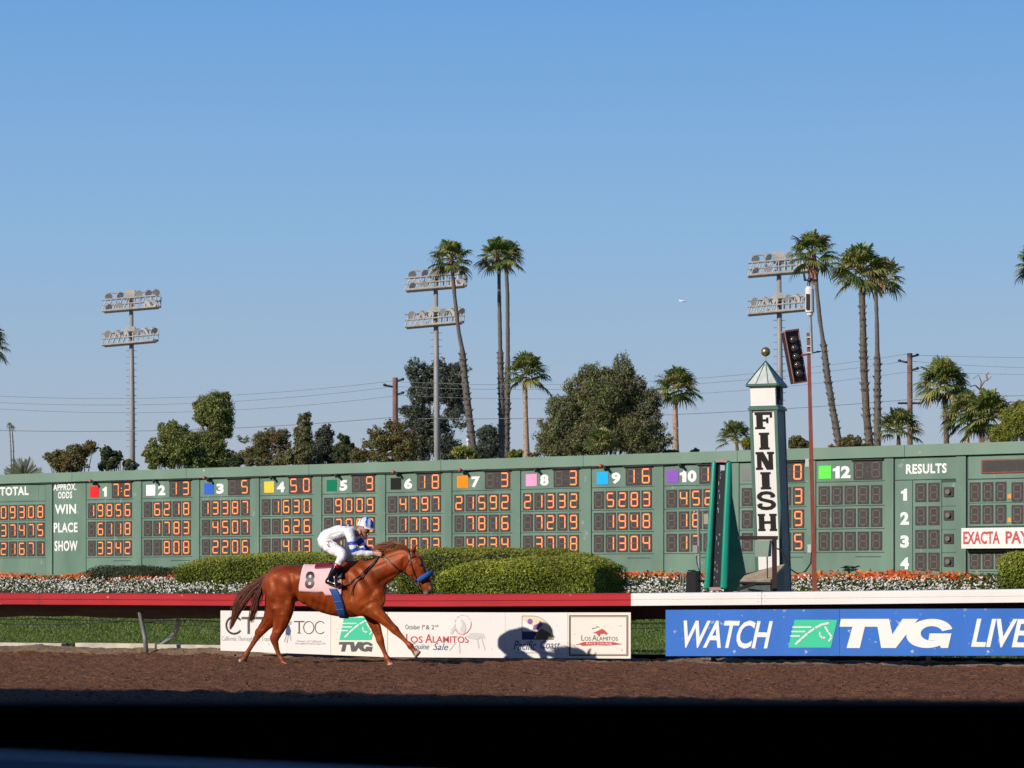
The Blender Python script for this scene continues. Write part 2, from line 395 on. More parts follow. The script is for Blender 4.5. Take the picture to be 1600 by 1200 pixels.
# blades of the lawn just behind the kerb
N = 90000; bx = RNG.uniform(-15, 9, N); tt = RNG.uniform(0, 1, N)**1.2*13; by = kerbY(bx)+.27+tt
bz = np.array([GZ(a, b) for a, b in zip(bx, by)]); h = RNG.uniform(.02, .05, N); an = RNG.uniform(0, math.pi, N); wd = .010+.010*tt/7
dx, dy = np.cos(an)*wd, np.sin(an)*wd; lx, ly = RNG.normal(0, .025, N), RNG.normal(0, .025, N)
Q = np.stack([np.stack([bx-dx, by-dy, bz-.01], -1), np.stack([bx+dx, by+dy, bz-.01], -1), np.stack([bx+lx, by+ly, bz+h], -1)], 1)
cg = np.array([(.12, .18, .025), (.15, .205, .035), (.09, .14, .022), (.19, .21, .06)])[RNG.integers(0, 4, N)]
tag(quads('grass_blades', Q, M['leaf'], colors=cg, nper=3), 'short green lawn behind the kerb under the rail', 'grass', kind='stuff')
# far hills: line beyond everything, distance haze put into its pale blue colour
mb = MB(); hx = [(-9000, 60), (-6000, 300), (-3500, 420), (-1500, 700), (300, 640), (1500, 900), (2600, 1060), (3300, 1000), (4200, 880), (6500, 700), (9000, 300)]
pts = []
for i in range(len(hx)-1):
    for k in range(6):
        t_ = k/6; pts.append((hx[i][0]*(1-t_)+hx[i+1][0]*t_, hx[i][1]*(1-t_)+hx[i+1][1]*t_+random.uniform(-22, 22)))
vs = []; fs = []
for i, (x_, h_) in enumerate(pts): vs += [(x_, 19500, -1), (x_, 20800, h_), (x_, 22500, -1)]
for i in range(len(pts)-1): a = 3*i; fs += [(a, a+3, a+4, a+1), (a+1, a+4, a+5, a+2)]
mb.add(vs, fs); M['hill'] = mat('haze_blue_hills', (.30, .40, .55), 1, spec=0, noise=.06, nscale=.002)
tag(mb.build('hills', M['hill'], smooth=True), kind='structure')

# ------------------------------------------------------------------ grandstand behind the viewer (its shade lies on the near track)
S2 = Vector((SUNV.x, SUNV.y, 0)).normalized()
EL = math.tan(math.radians(SUN_EL)); Hh = 17.0
e0 = Vector((-6.2, 31.4, 0))+S2*(Hh/EL); e1 = Vector((5.6, 27.6, 0))+S2*(Hh/EL); ed = (e1-e0).normalized(); en = Vector((ed.y, -ed.x, 0))
if en.y > 0: en = -en
A = e0-ed*45; B = e1+ed*75
gs = thing('grandstand', 'tall grandstand behind the viewer whose shade darkens the near track', 'grandstand', tuple(A))
M['gs'] = mat('stand_concrete', (.12, .12, .12), .9, noise=.1, nscale=1)
mb = MB(); mb.hexa([A+Vector((0, 0, Hh-.7)), A+en*26+Vector((0, 0, Hh-.7)), B+en*26+Vector((0, 0, Hh-.7)), B+Vector((0, 0, Hh-.7)), A+Vector((0, 0, Hh)), A+en*26+Vector((0, 0, Hh+1)), B+en*26+Vector((0, 0, Hh+1)), B+Vector((0, 0, Hh))])
mb.build('roof', M['gs'], gs)
mb = MB(); mb.hexa([A+en*24, A+en*25, B+en*25, B+en*24, A+en*24+Vector((0, 0, Hh)), A+en*25+Vector((0, 0, Hh)), B+en*25+Vector((0, 0, Hh)), B+en*24+Vector((0, 0, Hh))]); mb.build('rear_wall', M['gs'], gs)
mb = MB()
for k in range(9):
    o0 = en*(10+1.5*k); o1 = en*(24.-.0*k); zz = .6+k*.75
    mb.hexa([A+o0, A+o1, B+o1, B+o0, A+o0+Vector((0, 0, zz)), A+o1+Vector((0, 0, zz)), B+o1+Vector((0, 0, zz)), B+o0+Vector((0, 0, zz))])
mb.build('seating_tier', M['gs'], gs)
# added opaque wall, out of view, that keeps low sun off the apron
mb = MB(); mb.hexa([A+en*9.0, A+en*9.3, B+en*9.3, B+en*9.0, A+en*9.0+Vector((0, 0, Hh-.8)), A+en*9.3+Vector((0, 0, Hh-.8)), B+en*9.3+Vector((0, 0, Hh-.8)), B+en*9.0+Vector((0, 0, Hh-.8))]); mb.build('sun_blocker', M['gs'], gs)
for k in range(8):
    mb = MB(); p = A+(B-A)*((k+.5)/8)+en*1.5; mb.bar(p, p+Vector((0, 0, Hh-.75)), .35, 10); mb.build('column', M['gs'], gs)
# near outer rail of the track, out of focus, and the blue bench back close to the lens
r = thing('outer_rail', 'dark out of focus fence board crossing the bottom of the view', 'fence', (0, 2.25, 0))
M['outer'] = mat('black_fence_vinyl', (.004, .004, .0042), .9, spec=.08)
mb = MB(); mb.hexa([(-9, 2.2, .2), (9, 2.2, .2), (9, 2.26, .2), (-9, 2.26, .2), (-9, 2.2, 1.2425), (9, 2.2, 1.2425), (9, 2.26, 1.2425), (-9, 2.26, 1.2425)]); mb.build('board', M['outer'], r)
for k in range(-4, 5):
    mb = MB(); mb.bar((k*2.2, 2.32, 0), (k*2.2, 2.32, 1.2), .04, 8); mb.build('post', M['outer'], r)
b = thing('bench', 'blue bench back edge blurred in the lower left corner', 'bench', (0, 1.6, 0))
M['bench'] = mat('blue_bench_paint', (.17, .24, .37), .6)
pA, pB = at(-500, 1157, 1.45), at(900, 1221, 1.65)
dr = (pB-pA)
mb = MB(); dn = Vector((0, -.05, -.16)); th = Vector((dr.y, -dr.x, 0)).normalized()*.03
if th.y < 0: th = -th
mb.hexa([pA+dn, pB+dn, pB+dn+th, pA+dn+th, pA, pB, pB+th, pA+th]); mb.build('backrest', M['bench'], b)
seat0, seat1 = pA+Vector((0, -.08, -.55)), pB+Vector((0, -.08, -.55)); bk = Vector((0, -.4, 0))
mb = MB(); mb.hexa([seat0+bk, seat1+bk, seat1, seat0]+[p+Vector((0, 0, .04)) for p in (seat0+bk, seat1+bk, seat1, seat0)]); mb.build('seat', M['bench'], b)
for t_ in (.1, .9):
    p = pA+(pB-pA)*t_; mb = MB(); mb.bar((p.x, p.y+.03, 0), (p.x, p.y+.03, p.z-.04), .03, 8); mb.build('leg', M['dark'], b)
    q_ = p+Vector((0, -.42, 0)); mb = MB(); mb.bar((q_.x, q_.y, 0), (q_.x, q_.y, p.z-.55), .03, 8); mb.build('leg', M['dark'], b)

# ------------------------------------------------------------------ inner running rail
XL = [-500, 0, 400, 660, 985, 1300, 1600, 2100]; TY = [926, 926.9, 928.6, 929.2, 927.4, 924.4, 920.9, 914]
def rtop(px): return float(np.interp(px, XL, TY))
def rail_z(l):
    # invert l -> px
    Yl = RAIL.Y0-RAIL.s*(l/RAIL.q); px = 800+F*(l/RAIL.q)/Yl
    return CAMZ+(HZ-rtop(px))/F*Yl
lS = RAIL.l(985.5)
rail = thing('running_rail', 'long low inner rail, red on the left and white past the finish', 'rail', tuple(RAIL.W(0, 0)))
def rail_cover(l0, l1, m_, nm):
    n = max(2, int((l1-l0)/.6)); prof = [(0, -.20), (0, -.115), (-.012, -.108), (0, -.10), (0, -.018), (-.02, 0), (-.14, 0.008), (-.16, -.01), (-.16, -.05), (-.03, -.2)]
    vs = []; fs = []; k = len(prof)
    for i in range(n+1):
        l = l0+(l1-l0)*i/n; z0 = rail_z(l)
        vs += [RAIL.W(l, z0+b_, a) for a, b_ in prof]
    for i in range(n):
        for j in range(k): fs.append((i*k+j, i*k+(j+1) % k, (i+1)*k+(j+1) % k, (i+1)*k+j))
    fs += [tuple(range(k)), tuple(n*k+j for j in range(k-1, -1, -1))]
    m_b = MB(); m_b.add(vs, fs); return m_b.build(nm, m_, rail)
L0, L1 = RAIL.l(-700), RAIL.l(2300)
tag(rail_cover(L0, lS, M['red_rail'], 'rail_cover'), 'glossy red rail section')
tag(rail_cover(lS+.004, L1, M['white_rail'], 'rail_cover'), 'white rail section')
# sloping skirt under the cover, sagging at its lower edge, and the wires hanging from it
n = 120; vs = []; fs = []
for i in range(n+1):
    l = L0+(L1-L0)*i/n; z0 = rail_z(l)-.19; sag = .018*math.sin(i*.45)+.010*math.sin(i*1.7)
    vs += [RAIL.W(l, z0, -.03), RAIL.W(l, z0-.13, -.22), RAIL.W(l, z0-.245-sag, -.50), RAIL.W(l, z0-.23-sag, -.53), RAIL.W(l, z0+.1, -.17)]
for i in range(n):
    for j in range(4): fs.append((i*5+j, i*5+j+1, (i+1)*5+j+1, (i+1)*5+j))
mb = MB(); mb.add(vs, fs); mb.build('skirt', M['rail_under'], rail, smooth=True)
for k, (dz, sg) in enumerate([(-.46, .05), (-.49, .09), (-.47, .03)]):
    pts = []
    for i in range(160):
        l = L0+(L1-L0)*i/159; ph = (l*(.21+.05*k)) % 1; pts.append(RAIL.W(l, rail_z(l)+dz-sg*4*ph*(1-ph), -.5-.03*k))
    mb = MB(); mb.tube(pts, .007, 5); mb.build('wire', M['dark'], rail)
# joints in the cover, every few metres, with screw heads
l = RAIL.l(60); jn = 0
while l < RAIL.l(1750):
    for m_ in (0,):
        z0 = rail_z(l); mb = MB(); mb.hexa([RAIL.W(l, z0-.2, .002), RAIL.W(l+.012, z0-.2, .002), RAIL.W(l+.012, z0-.2, -.02), RAIL.W(l, z0-.2, -.02), RAIL.W(l, z0+.002, .002), RAIL.W(l+.012, z0+.002, .002), RAIL.W(l+.012, z0+.002, -.02), RAIL.W(l, z0+.002, -.02)])
        for dz in (-.05, -.15):
            for dl in (-.05, .06): mb.ball(RAIL.W(l+dl, z0+dz, .001), .008, nu=6, nv=4)
        mb.build('joint', M['rail_under'] if l < lS else M['kerb'], rail)
    l += 6.6+.5*math.sin(jn); jn += 1
# gooseneck posts
pl0 = [RAIL.l(215)+3.55*k for k in range(-3, 9)]
for l in pl0:
    if RAIL.l(-120) < l < RAIL.l(100): continue
    z0 = rail_z(l); P0 = RAIL.W(l, .02, -.30)
    mb = MB(); mb.tube([P0, RAIL.W(l-.04, .3, -.32), RAIL.W(l-.13, z0-.3, -.28), RAIL.W(l-.15, z0-.06, -.12)], [.042, .042, .04, .04], 10); mb.build('post', M['galv'], rail, smooth=True)
    mb = MB(); mb.tube([RAIL.W(l-.46, .06, -1.3), RAIL.W(l-.25, .14, -1.25), RAIL.W(l+.12, .32, -1.05), RAIL.W(l+.42, .56, -.75), RAIL.W(l+.5, z0-.2, -.45), RAIL.W(l+.45, z0-.04, -.14)], [.035, .04, .042, .042, .042, .04], 10); mb.build('gooseneck_brace', M['galv'], rail, smooth=True)
# ------------------------------------------------------------------ kerb stones
KP = Plane(43.75, .42); l = KP.l(-300); kk = 0
klist = [(-158, 96), (117, 242), (245, 352), (352.5, 470)]
for i, (a, c) in enumerate(klist):
    l0, l1 = KP.l(a), KP.l(c); mb = MB()
    KP.box(mb, l0, l1, -.05, .155+.012*(i % 2), -.16, .0)
    o = mb.build('kerb_stone', M['kerb'])
    bev = o.modifiers.new('b', 'BEVEL'); bev.width = .012; bev.segments = 2
    names = ['pale concrete kerb stone leaving the left edge of the view', 'pale concrete kerb stone leaving the left edge of the view', 'pale kerb stone at the foot of the leaning rail post', 'pale kerb stone meeting the left end of the white banners']
    i += 1
    if i in (0, 1): tag(o, names[0], 'kerb', 'kerb stones along the lawn edge')
    elif i in (2, 3): tag(o, names[i], 'kerb', 'kerb stones along the lawn edge')
    else: tag(o, 'kerb stone half hidden below the CTT banner' if i == 4 else 'kerb stone in the dark gap behind the advertising banners', 'kerb', 'kerb stones along the lawn edge')
# ------------------------------------------------------------------ advertising banners hung under the rail
BAN = Plane(42.42, .42)
def banner(x0, x1, t0, t1, b0, b1, m_, label, nm='advertising_banner'):
    p = BAN.P(x0, (b0+t0)/2); o = thing(nm, label, 'banner', tuple(p), 'advertising banners hung below the rail')
    l0, l1 = BAN.l(x0), BAN.l(x1); zt0, zt1, zb0, zb1 = BAN.z(x0, t0), BAN.z(x1, t1), BAN.z(x0, b0), BAN.z(x1, b1)
    mb = MB(); n = 8
    for i in range(n):       # thin sheet with a faint waviness
        a, c = i/n, (i+1)/n; wa, wc = .006*math.sin(i*1.7), .006*math.sin((i+1)*1.7)
        lA, lC = l0+(l1-l0)*a, l0+(l1-l0)*c
        mb.hexa([BAN.W(lA, zb0+(zb1-zb0)*a, -.012+wa*0), BAN.W(lC, zb0+(zb1-zb0)*c, -.012), BAN.W(lC, zb0+(zb1-zb0)*c, -.03), BAN.W(lA, zb0+(zb1-zb0)*a, -.03),
                 BAN.W(lA, zt0+(zt1-zt0)*a, -.012), BAN.W(lC, zt0+(zt1-zt0)*c, -.012), BAN.W(lC, zt0+(zt1-zt0)*c, -.03), BAN.W(lA, zt0+(zt1-zt0)*a, -.03)])
    mb.build('sheet', m_, o); return o
def lettering(parent, m_, items, nm='lettering', shapes=None, off=-.008):
    mb = MB()
    for it in items:
        body, x0, x1, y0, y1 = it[:5]; kw = it[5] if len(it) > 5 else {}
        text_px(BAN, mb, body, x0, x1, y0, y1, off, **kw)
    if shapes: shapes(mb)
    return mb.build(nm, m_, parent)
def ppl(pts): return [(BAN.l(x), BAN.z(x, y)) for x, y in pts]
def horse_logo(par, x0, x1, y0, y1, sl):
    """green slanted box with white speed lines, crest line, eye and muzzle strokes; sl: slant in px"""
    w_ = x1-x0-sl; h_ = y1-y0
    def q(a, b): return (x0+sl*(1-b)+w_*a, y0+h_*b)
    mb = MB(); BAN.poly(mb, ppl([q(0, 1), q(1, 1), q(1, 0), q(0, 0)]), -.007); mb.build('logo_field', M['logo_green'], par)
    mb = MB(); BW = .012*abs(h_)/34+.008
    for b_, c_ in ((.26, .42), (.42, .30), (.58, .20)): BAN.stroke(mb, ppl([q(.0, b_), q(c_, b_)]), BW*.9, -.004)
    crest = [q(.16, .86), q(.26, .68), q(.38, .48), q(.52, .30), q(.66, .17), q(.80, .12)]; BAN.stroke(mb, ppl(crest), BW*1.3, -.003)
    BAN.stroke(mb, ppl([q(.76, .26), q(.86, .45), q(.97, .62), q(.92, .74)]), BW*1.1, -.0035)
    BAN.stroke(mb, ppl([q(.66, .46), q(.68, .56), q(.74, .64), q(.80, .64)]), BW*1.1, -.0025)
    mb.build('logo_lines', M['white'], par)
def G(mb, pts, off=-.006): BAN.poly(mb, ppl(pts), off)
def heavy_TVG(par, m_, x0, x1, y0, y1):
    """wide heavy slanted T V G, drawn as polygons in a unit box"""
    mb = MB()
    def q(pts, o=-.006):
        BAN.poly(mb, ppl([(x0+(x1-x0)*a, y0+(y1-y0)*b) for a, b in pts]), o)
    q([(.012, 0), (.44, 0), (.425, .27), (0, .27)]); q([(.115, .27), (.225, .27), (.18, 1), (.063, 1)])
    q([(.325, .0), (.44, 0), (.475, .62), (.39, 1), (.37, 1)], -.0055); q([(.39, 1), (.50, 1), (.70, 0), (.56, 0), (.455, .62)], -.005)
    # G : thick ring segment
    import math as m2
    cx, cy, rx, ry = .80, .5, .205, .5; th = .52; out = []; inn = []
    for k in range(33):
        a = m2.radians(18+ (342-18-18)*k/32)
        out.append((cx+rx*m2.cos(a)+.05*(.5-(.5-.5*m2.sin(a))), cy-ry*m2.sin(a))); inn.append((cx+rx*th*m2.cos(a)*.92+.02, cy-ry*.50*m2.sin(a)))
    for k in range(32):
        q([out[k], out[k+1], inn[k+1], inn[k]], -.0045-.00003*k)
    q([(.80, .50), (.995, .50), (.965, 1), (.90, 1), (.885, .74), (.79, .74)], -.0035)
    mb.build('lettering', m_, par)

b1 = banner(344, 516, 954, 956, 1016.5, 1023.3, M['panel_white'], 'white banner with large grey CTT and thin TOC lettering')
mb = MB()
ring = []
for k in range(25):
    a = math.radians(42+276*k/24); ring.append((365.5+12.3*math.cos(a), 977-13.2*math.sin(a)))
BAN.stroke(mb, ppl(ring), .034, -.006)
for x_ in (388, 410): G(mb, [(x_-1.7, 990.5), (x_+1.9, 990.5), (x_+1.9, 966), (x_-1.7, 966)]); G(mb, [(x_-11, 967.5), (x_+10, 967.5), (x_+10, 963.8), (x_-11, 963.8)], -.005)
mb.build('lettering', M['ink_dark'], b1)
lettering(b1, M['ink_grey'], [('California Thoroughbred Trainers', 346, 428, 994, 1004, {}), ('Owners of California', 463, 502, 1000, 1003.5), ('Thoroughbred Owners since 1993', 460, 508, 1004, 1008)])
def toc(mb):
    G(mb, [(466, 989), (468, 989), (468, 970.5), (466, 970.5)]); G(mb, [(459, 972), (475, 972), (475, 970.2), (459, 970.2)], -.005); G(mb, [(464, 989.6), (470, 989.6), (470, 988.6), (464, 988.6)], -.004)
    for c_, a0, a1 in ((482, 0, 360), (500, 45, 315)):
        pts = [(c_+8*math.cos(math.radians(a0+(a1-a0)*k/28)), 980.5-9.6*math.sin(math.radians(a0+(a1-a0)*k/28))) for k in range(29)]
        BAN.stroke(mb, ppl(pts), .013, -.006)
lettering(b1, M['ink_dark'], [], shapes=toc)
def statue(mb):
    G(mb, [(446, 992), (453, 993), (454, 985), (451, 976), (448, 979), (446, 986)])
lettering(b1, M['ink_blue'], [], 'emblem', statue)
def statue2(mb):
    for a in ((447, 992, 444, 1003), (450, 993, 448, 1004), (453, 992, 454, 1001)): BAN.stroke(mb, ppl([a[:2], a[2:]]), .012, -.005)
    G(mb, [(450, 976), (454, 976), (455, 971), (452, 970)], -.004)
lettering(b1, M['ink_grey'], [], 'emblem', statue2)
b2 = banner(516.6, 604.6, 956, 956.3, 1023.4, 1026.8, M['panel_cream'], 'cream banner with a green horse logo over grey TVG letters')
horse_logo(b2, 530, 587, 965, 1000, 7)
heavy_TVG(b2, M['ink_dark'], 529, 582, 1003, 1018)
b3 = banner(605.4, 788.6, 956.3, 957, 1026.8, 1028, M['panel_white'], 'white banner with red LOS ALAMITOS lettering and a faint grey horse')
lettering(b3, M['ink_dark'], [('October 1', 633, 660, 976, 983.5), ('st', 660.5, 663.5, 976, 979.5), ('& 2', 665, 678, 976.5, 983.5), ('nd', 679, 684, 976, 979.5)])
lettering(b3, M['ink_red'], [('L', 634, 640.5, 990.5, 1004.5, dict(weight=.015)), ('OS', 641, 660, 994, 1004.5, dict(weight=.015)), ('A', 664, 675, 990.5, 1004.5, dict(weight=.015)), ('LAMITOS', 675.5, 732, 994, 1004.5, dict(weight=.015))])
lettering(b3, M['ink_blue'], [('Equine', 641, 672, 1005.5, 1017.5, dict(shear=.35)), ('Sale', 676, 702, 1005, 1016, dict(shear=.35))])
def faint(mb):
    pts = [(723+13*math.cos(math.radians(a)), 975-14*math.sin(math.radians(a))) for a in range(0, 361, 15)]
    for k in range(0, 24, 2): BAN.stroke(mb, ppl([pts[k], pts[k+1]]), .018, -.007)
    G(mb, [(718, 985), (724, 990), (728, 984), (727, 975), (722, 968), (719, 968), (722, 976)])
    G(mb, [(727, 996), (745, 1000), (752, 995), (758, 999), (755, 990), (745, 988.5), (735, 989)]); G(mb, [(703, 990), (706, 991), (712, 982), (710, 978), (705, 982)])
    for a in ((745, 998, 748, 1012), (752, 996, 757, 1015), (712, 1004, 702, 1016), (717, 1004, 718, 1020)): BAN.stroke(mb, ppl([a[:2], a[2:]]), .02, -.0065)
lettering(b3, M['ink_pale'], [], 'emblem', faint)
def faint2(mb):
    BAN.stroke(mb, ppl([(711, 984), (716, 990), (723, 992), (730, 988), (735, 981), (736, 974)]), .008, -.0045)
lettering(b3, M['ink_red'], [], 'emblem', faint2)
b4 = banner(789.0, 886.2, 957, 957, 1028, 1028.5, M['panel_white'], 'white banner with a quarter round racing emblem over Pacific Coast lettering')
def qc(off_in, o, m_, nm):
    mb = MB(); x0, y0, y1, x1 = 815+off_in, 962+off_in, 999.5-off_in, 864.5-off_in
    pts = [(x0, y1), (x1, y1)]+[(x0+(x1-x0)*math.cos(math.radians(a)) if False else x0+16+(x1-x0-16)*math.cos(math.radians(a)), y1-(y1-y0)*math.sin(math.radians(a))) for a in range(4, 91, 6)]+[(x0, y0)]
    G(mb, pts, o); mb.build(nm, m_, b4)
qc(0, -.0075, M['ink_dark'], 'emblem_outline'); qc(.9, -.0065, M['ink_sand'], 'emblem_field')
mb = MB(); G(mb, [(816, 998.6), (834, 998.6), (840, 987), (816, 987)], -.0055); mb.build('emblem_shape', M['ink_blue'], b4)
mb = MB(); G(mb, [(836, 998.6), (863, 998.6), (860, 990), (846, 982), (840, 987)], -.005); mb.build('emblem_shape', M['ink_olive'], b4)
mb = MB(); G(mb, [(816, 986), (834, 986), (832, 978), (824, 974), (816, 968)], -.0045); mb.build('emblem_shape', M['white'], b4)
mb = MB(); G(mb, [(828+4.2*math.cos(k*.524), 971-4.6*math.sin(k*.524)) for k in range(12)], -.004); G(mb, [(832, 984), (840, 984), (848, 976), (844, 970), (841, 974), (834, 977)], -.0038); mb.build('emblem_shape', M['ink_purple'], b4)
lettering(b4, M['ink_blue'], [('Pacific', 802, 839, 1001, 1015.5, dict(shear=.25)), ('Coast', 843, 876, 1001, 1013.5, dict(shear=.25))])
lettering(b4, M['ink_grey'], [('QUARTER HORSE RACING ASSOCIATION', 804, 875, 1019, 1021.8)])
b5 = banner(886.6, 985, 957, 957, 1028.5, 1029, M['panel_cream'], 'cream banner with thin brown border and a red horse head emblem')
def border(mb):
    for i_, wd in ((0, .016), (3.0, .006)):
        x0, x1, y0, y1 = 889.5+i_*.5, 980.5-i_*.6, 962+i_*.6, 1024-i_*.6; BAN.stroke(mb, ppl([(x0, y0), (x1, y0)]), wd, -.007); BAN.stroke(mb, ppl([(x0, y1), (x1, y1)]), wd, -.007)
        BAN.stroke(mb, ppl([(x0, y0), (x0, y1)]), wd, -.0065); BAN.stroke(mb, ppl([(x1, y0), (x1, y1)]), wd, -.0065)
M['ink_brown'] = mat('brown_ink', (.19, .06, .05), .5)
lettering(b5, M['ink_brown'], [], 'border', border)
lettering(b5, M['ink_dark'], [('L', 908, 912.5, 992.5, 1001), ('OS', 913, 923, 995, 1001), ('A', 925, 932, 992.5, 1001), ('LAMITOS', 932.5, 965, 995, 1001)])
def emb(mb):
    G(mb, [(926, 988.5), (931, 987), (937, 984), (941, 982.5), (945, 985), (949, 990), (947.5, 992), (943, 990), (938.5, 990.5), (935.5, 995), (932, 990)])
    G(mb, [(897, 1008), (906, 1007), (909, 1009), (920, 1008.5), (932, 1008), (946, 1008.5), (960, 1007.5), (973, 1006.5), (965, 1005), (958, 1003), (935, 1002.5), (912, 1003), (904, 1006)])
lettering(b5, M['ink_red'], [], 'emblem', emb)
lettering(b5, M['white'], [('RACE COURSE', 916, 956, 1004, 1007)], off=-.003)
mb = MB(); BAN.stroke(mb, ppl([(925, 982.5), (928, 981), (930, 981.5)]), .009, -.005); BAN.stroke(mb, ppl([(931, 980.5), (933, 979), (936, 980)]), .009, -.005); mb.build('emblem', M['ink_dark'], b5)
b6 = banner(1039.6, 1311, 953, 951.6, 1025.2, 1024.6, M['panel_blue'], 'blue banner reading WATCH beside a green horse logo')
lettering(b6, M['white'], [('WATCH', 1059, 1207.5, 969.5, 1013, dict(shear=.22, spacing=.92, weight=.018))])
horse_logo(b6, 1231.5, 1308, 968.5, 1012, 10)
b7 = banner(1311.5, 1760, 951.6, 950.5, 1024.6, 1024.4, M['panel_blue'], 'blue banner reading TVG LIVE running out of view')
heavy_TVG(b7, M['white'], 1311.6, 1487.5, 967, 1012.5)
lettering(b7, M['white'], [('LIVE', 1517, 1612, 967, 1011.5, dict(shear=.22, spacing=.95, weight=.018))])

# ------------------------------------------------------------------ tote board
tb = thing('tote_board', 'long green tote board showing rows of orange odds digits', 'tote board', tuple(BOARD.W(0, 1.45)))
Bl, Bz = BOARD.l, BOARD.z
bl0, bl1 = Bl(-620), Bl(1830)
mb = MB(); BOARD.box(mb, bl0, bl1, 1.2, 4.5, -1.2, 0); mb.build('face', M['board_seam'], tb)
mb = MB(); step = 4.6; l = bl0
while l < bl1:
    BOARD.box(mb, l, min(l+step-.012, bl1), 4.27, 4.55, -1.3, .11); l += step
mb.build('cap', M['board_trim'], tb)
COLS = [(138.5, 206.7), (225.8, 298.8), (316.4, 390.8), (410, 487.7), (507.4, 586.6), (607.2, 689.7), (711, 798), (818.3, 905.2), (928.9, 1019.2), (1042.2, 1136), (1160, 1257), (1280, 1379)]
ROWS = [(3.16, 3.61), (2.605, 3.055), (2.035, 2.49)]
FR = [(3.715, 4.262), (3.125, 3.70), (2.565, 3.11), (1.99, 2.55), (1.35, 1.975)]
SEG = {'0': 'abcdef', '1': 'bc', '2': 'abged', '3': 'abgcd', '4': 'fgbc', '5': 'afgcd', '6': 'afgedc', '7': 'abc', '8': 'abcdefg', '9': 'abfgcd', ' ': ''}
def seg_digit(mb, l0, l1, z0, z1, ch, o):
    """seven segments: thin unlit strokes, or lit strokes with a red-orange edge"""
    w_, h_ = l1-l0, z1-z0; x0, x1, y0, y1, ym = l0+.2*w_, l0+.8*w_, z0+.13*h_, z0+.87*h_, z0+.5*h_
    g = .022; S_ = dict(a=[(x0+g, y1), (x1-g, y1)], b=[(x1, y1-g), (x1, ym+g)], c=[(x1, ym-g), (x1, y0+g)], d=[(x0+g, y0), (x1-g, y0)], e=[(x0, y0+g), (x0, ym-g)], f=[(x0, ym+g), (x0, y1-g)], g=[(x0+g, ym), (x1-g, ym)])
    for k, s_ in S_.items():
        if k in SEG[ch]: BOARD.stroke(mb, s_, .048, o+.004+.0003*ord(k)/100, 2); BOARD.stroke(mb, s_, .023, o+.008+.0003*ord(k)/100, 3)
        else: BOARD.stroke(mb, s_, .017, o+.003, 1)
def display(par, a_l, b_l, z0, z1, s, o=.034, nm='digit_display'):
    mb = MB(); n = len(s); p = (b_l-a_l)/(n-.16)
    for i, ch in enumerate(s):
        l0 = a_l+p*i; l1 = l0+p*.84
        BOARD.box(mb, l0, l1, z0, z1, 0.021, o, 0)
        BOARD.rect(mb, l0+p*.36, l0+p*.48, z0+.012, z0+.024, o+.002, 1)
        seg_digit(mb, l0, l1, z0, z1, ch, o)
    return mb.build(nm, [M['digit_back'], M['seg_off'], M['seg_glow'], M['seg_on']], par)
SQ = [('red', (.72, .02, .025)), ('white', (.8, .8, .8)), ('blue', (.03, .12, .55)), ('yellow', (.80, .55, .06)), ('green', (.0, .17, .08)), ('black', (.012, .012, .012)), ('orange', (.9, .25, .01)), ('pink', (.80, .33, .55)), ('sky_blue', (.01, .42, .80)), ('purple', (.25, .10, .46)), ('grey', (.20, .20, .19)), ('lime', (.13, .78, .09))]
DAT = [('7:2', '19856', ' 6118', ' 3342'), ('1 3', ' 6218', ' 1783', '  808'), ('  5', '13387', ' 4507', ' 2206'), ('5 0', ' 1630', '  626', '  413'), ('  9', ' 9009', ' 7980', ' 4736'), ('1 8', ' 4797', ' 1773', ' 1073'),
       ('  3', '21592', ' 7816', ' 4234'), ('  3', '21332', ' 7279', ' 3778'), ('1 6', ' 5283', ' 1948', ' 1304'), ('1 4', ' 4528', ' 1810', ' 1711'), ('  0', '    3', '    9', '    5'), ('   ', '     ', '     ', '     ')]
def numeral(mb, ch, l0, l1, z0, z1, o=.026):
    """heavy numeral; the 1 is drawn with a flag and a wide stem"""
    if ch == '1':
        w_, h_ = l1-l0, z1-z0; BOARD.poly(mb, [(l0+w_*a, z0+h_*b) for a, b in ((.38, 0), (1, 0), (1, 1), (.55, 1), (.42, .86), (0, .80), (0, .60), (.38, .60))], o)
    else: text(BOARD, mb, ch, l0, l1, z0, z1, o, weight=.05)
ends = []
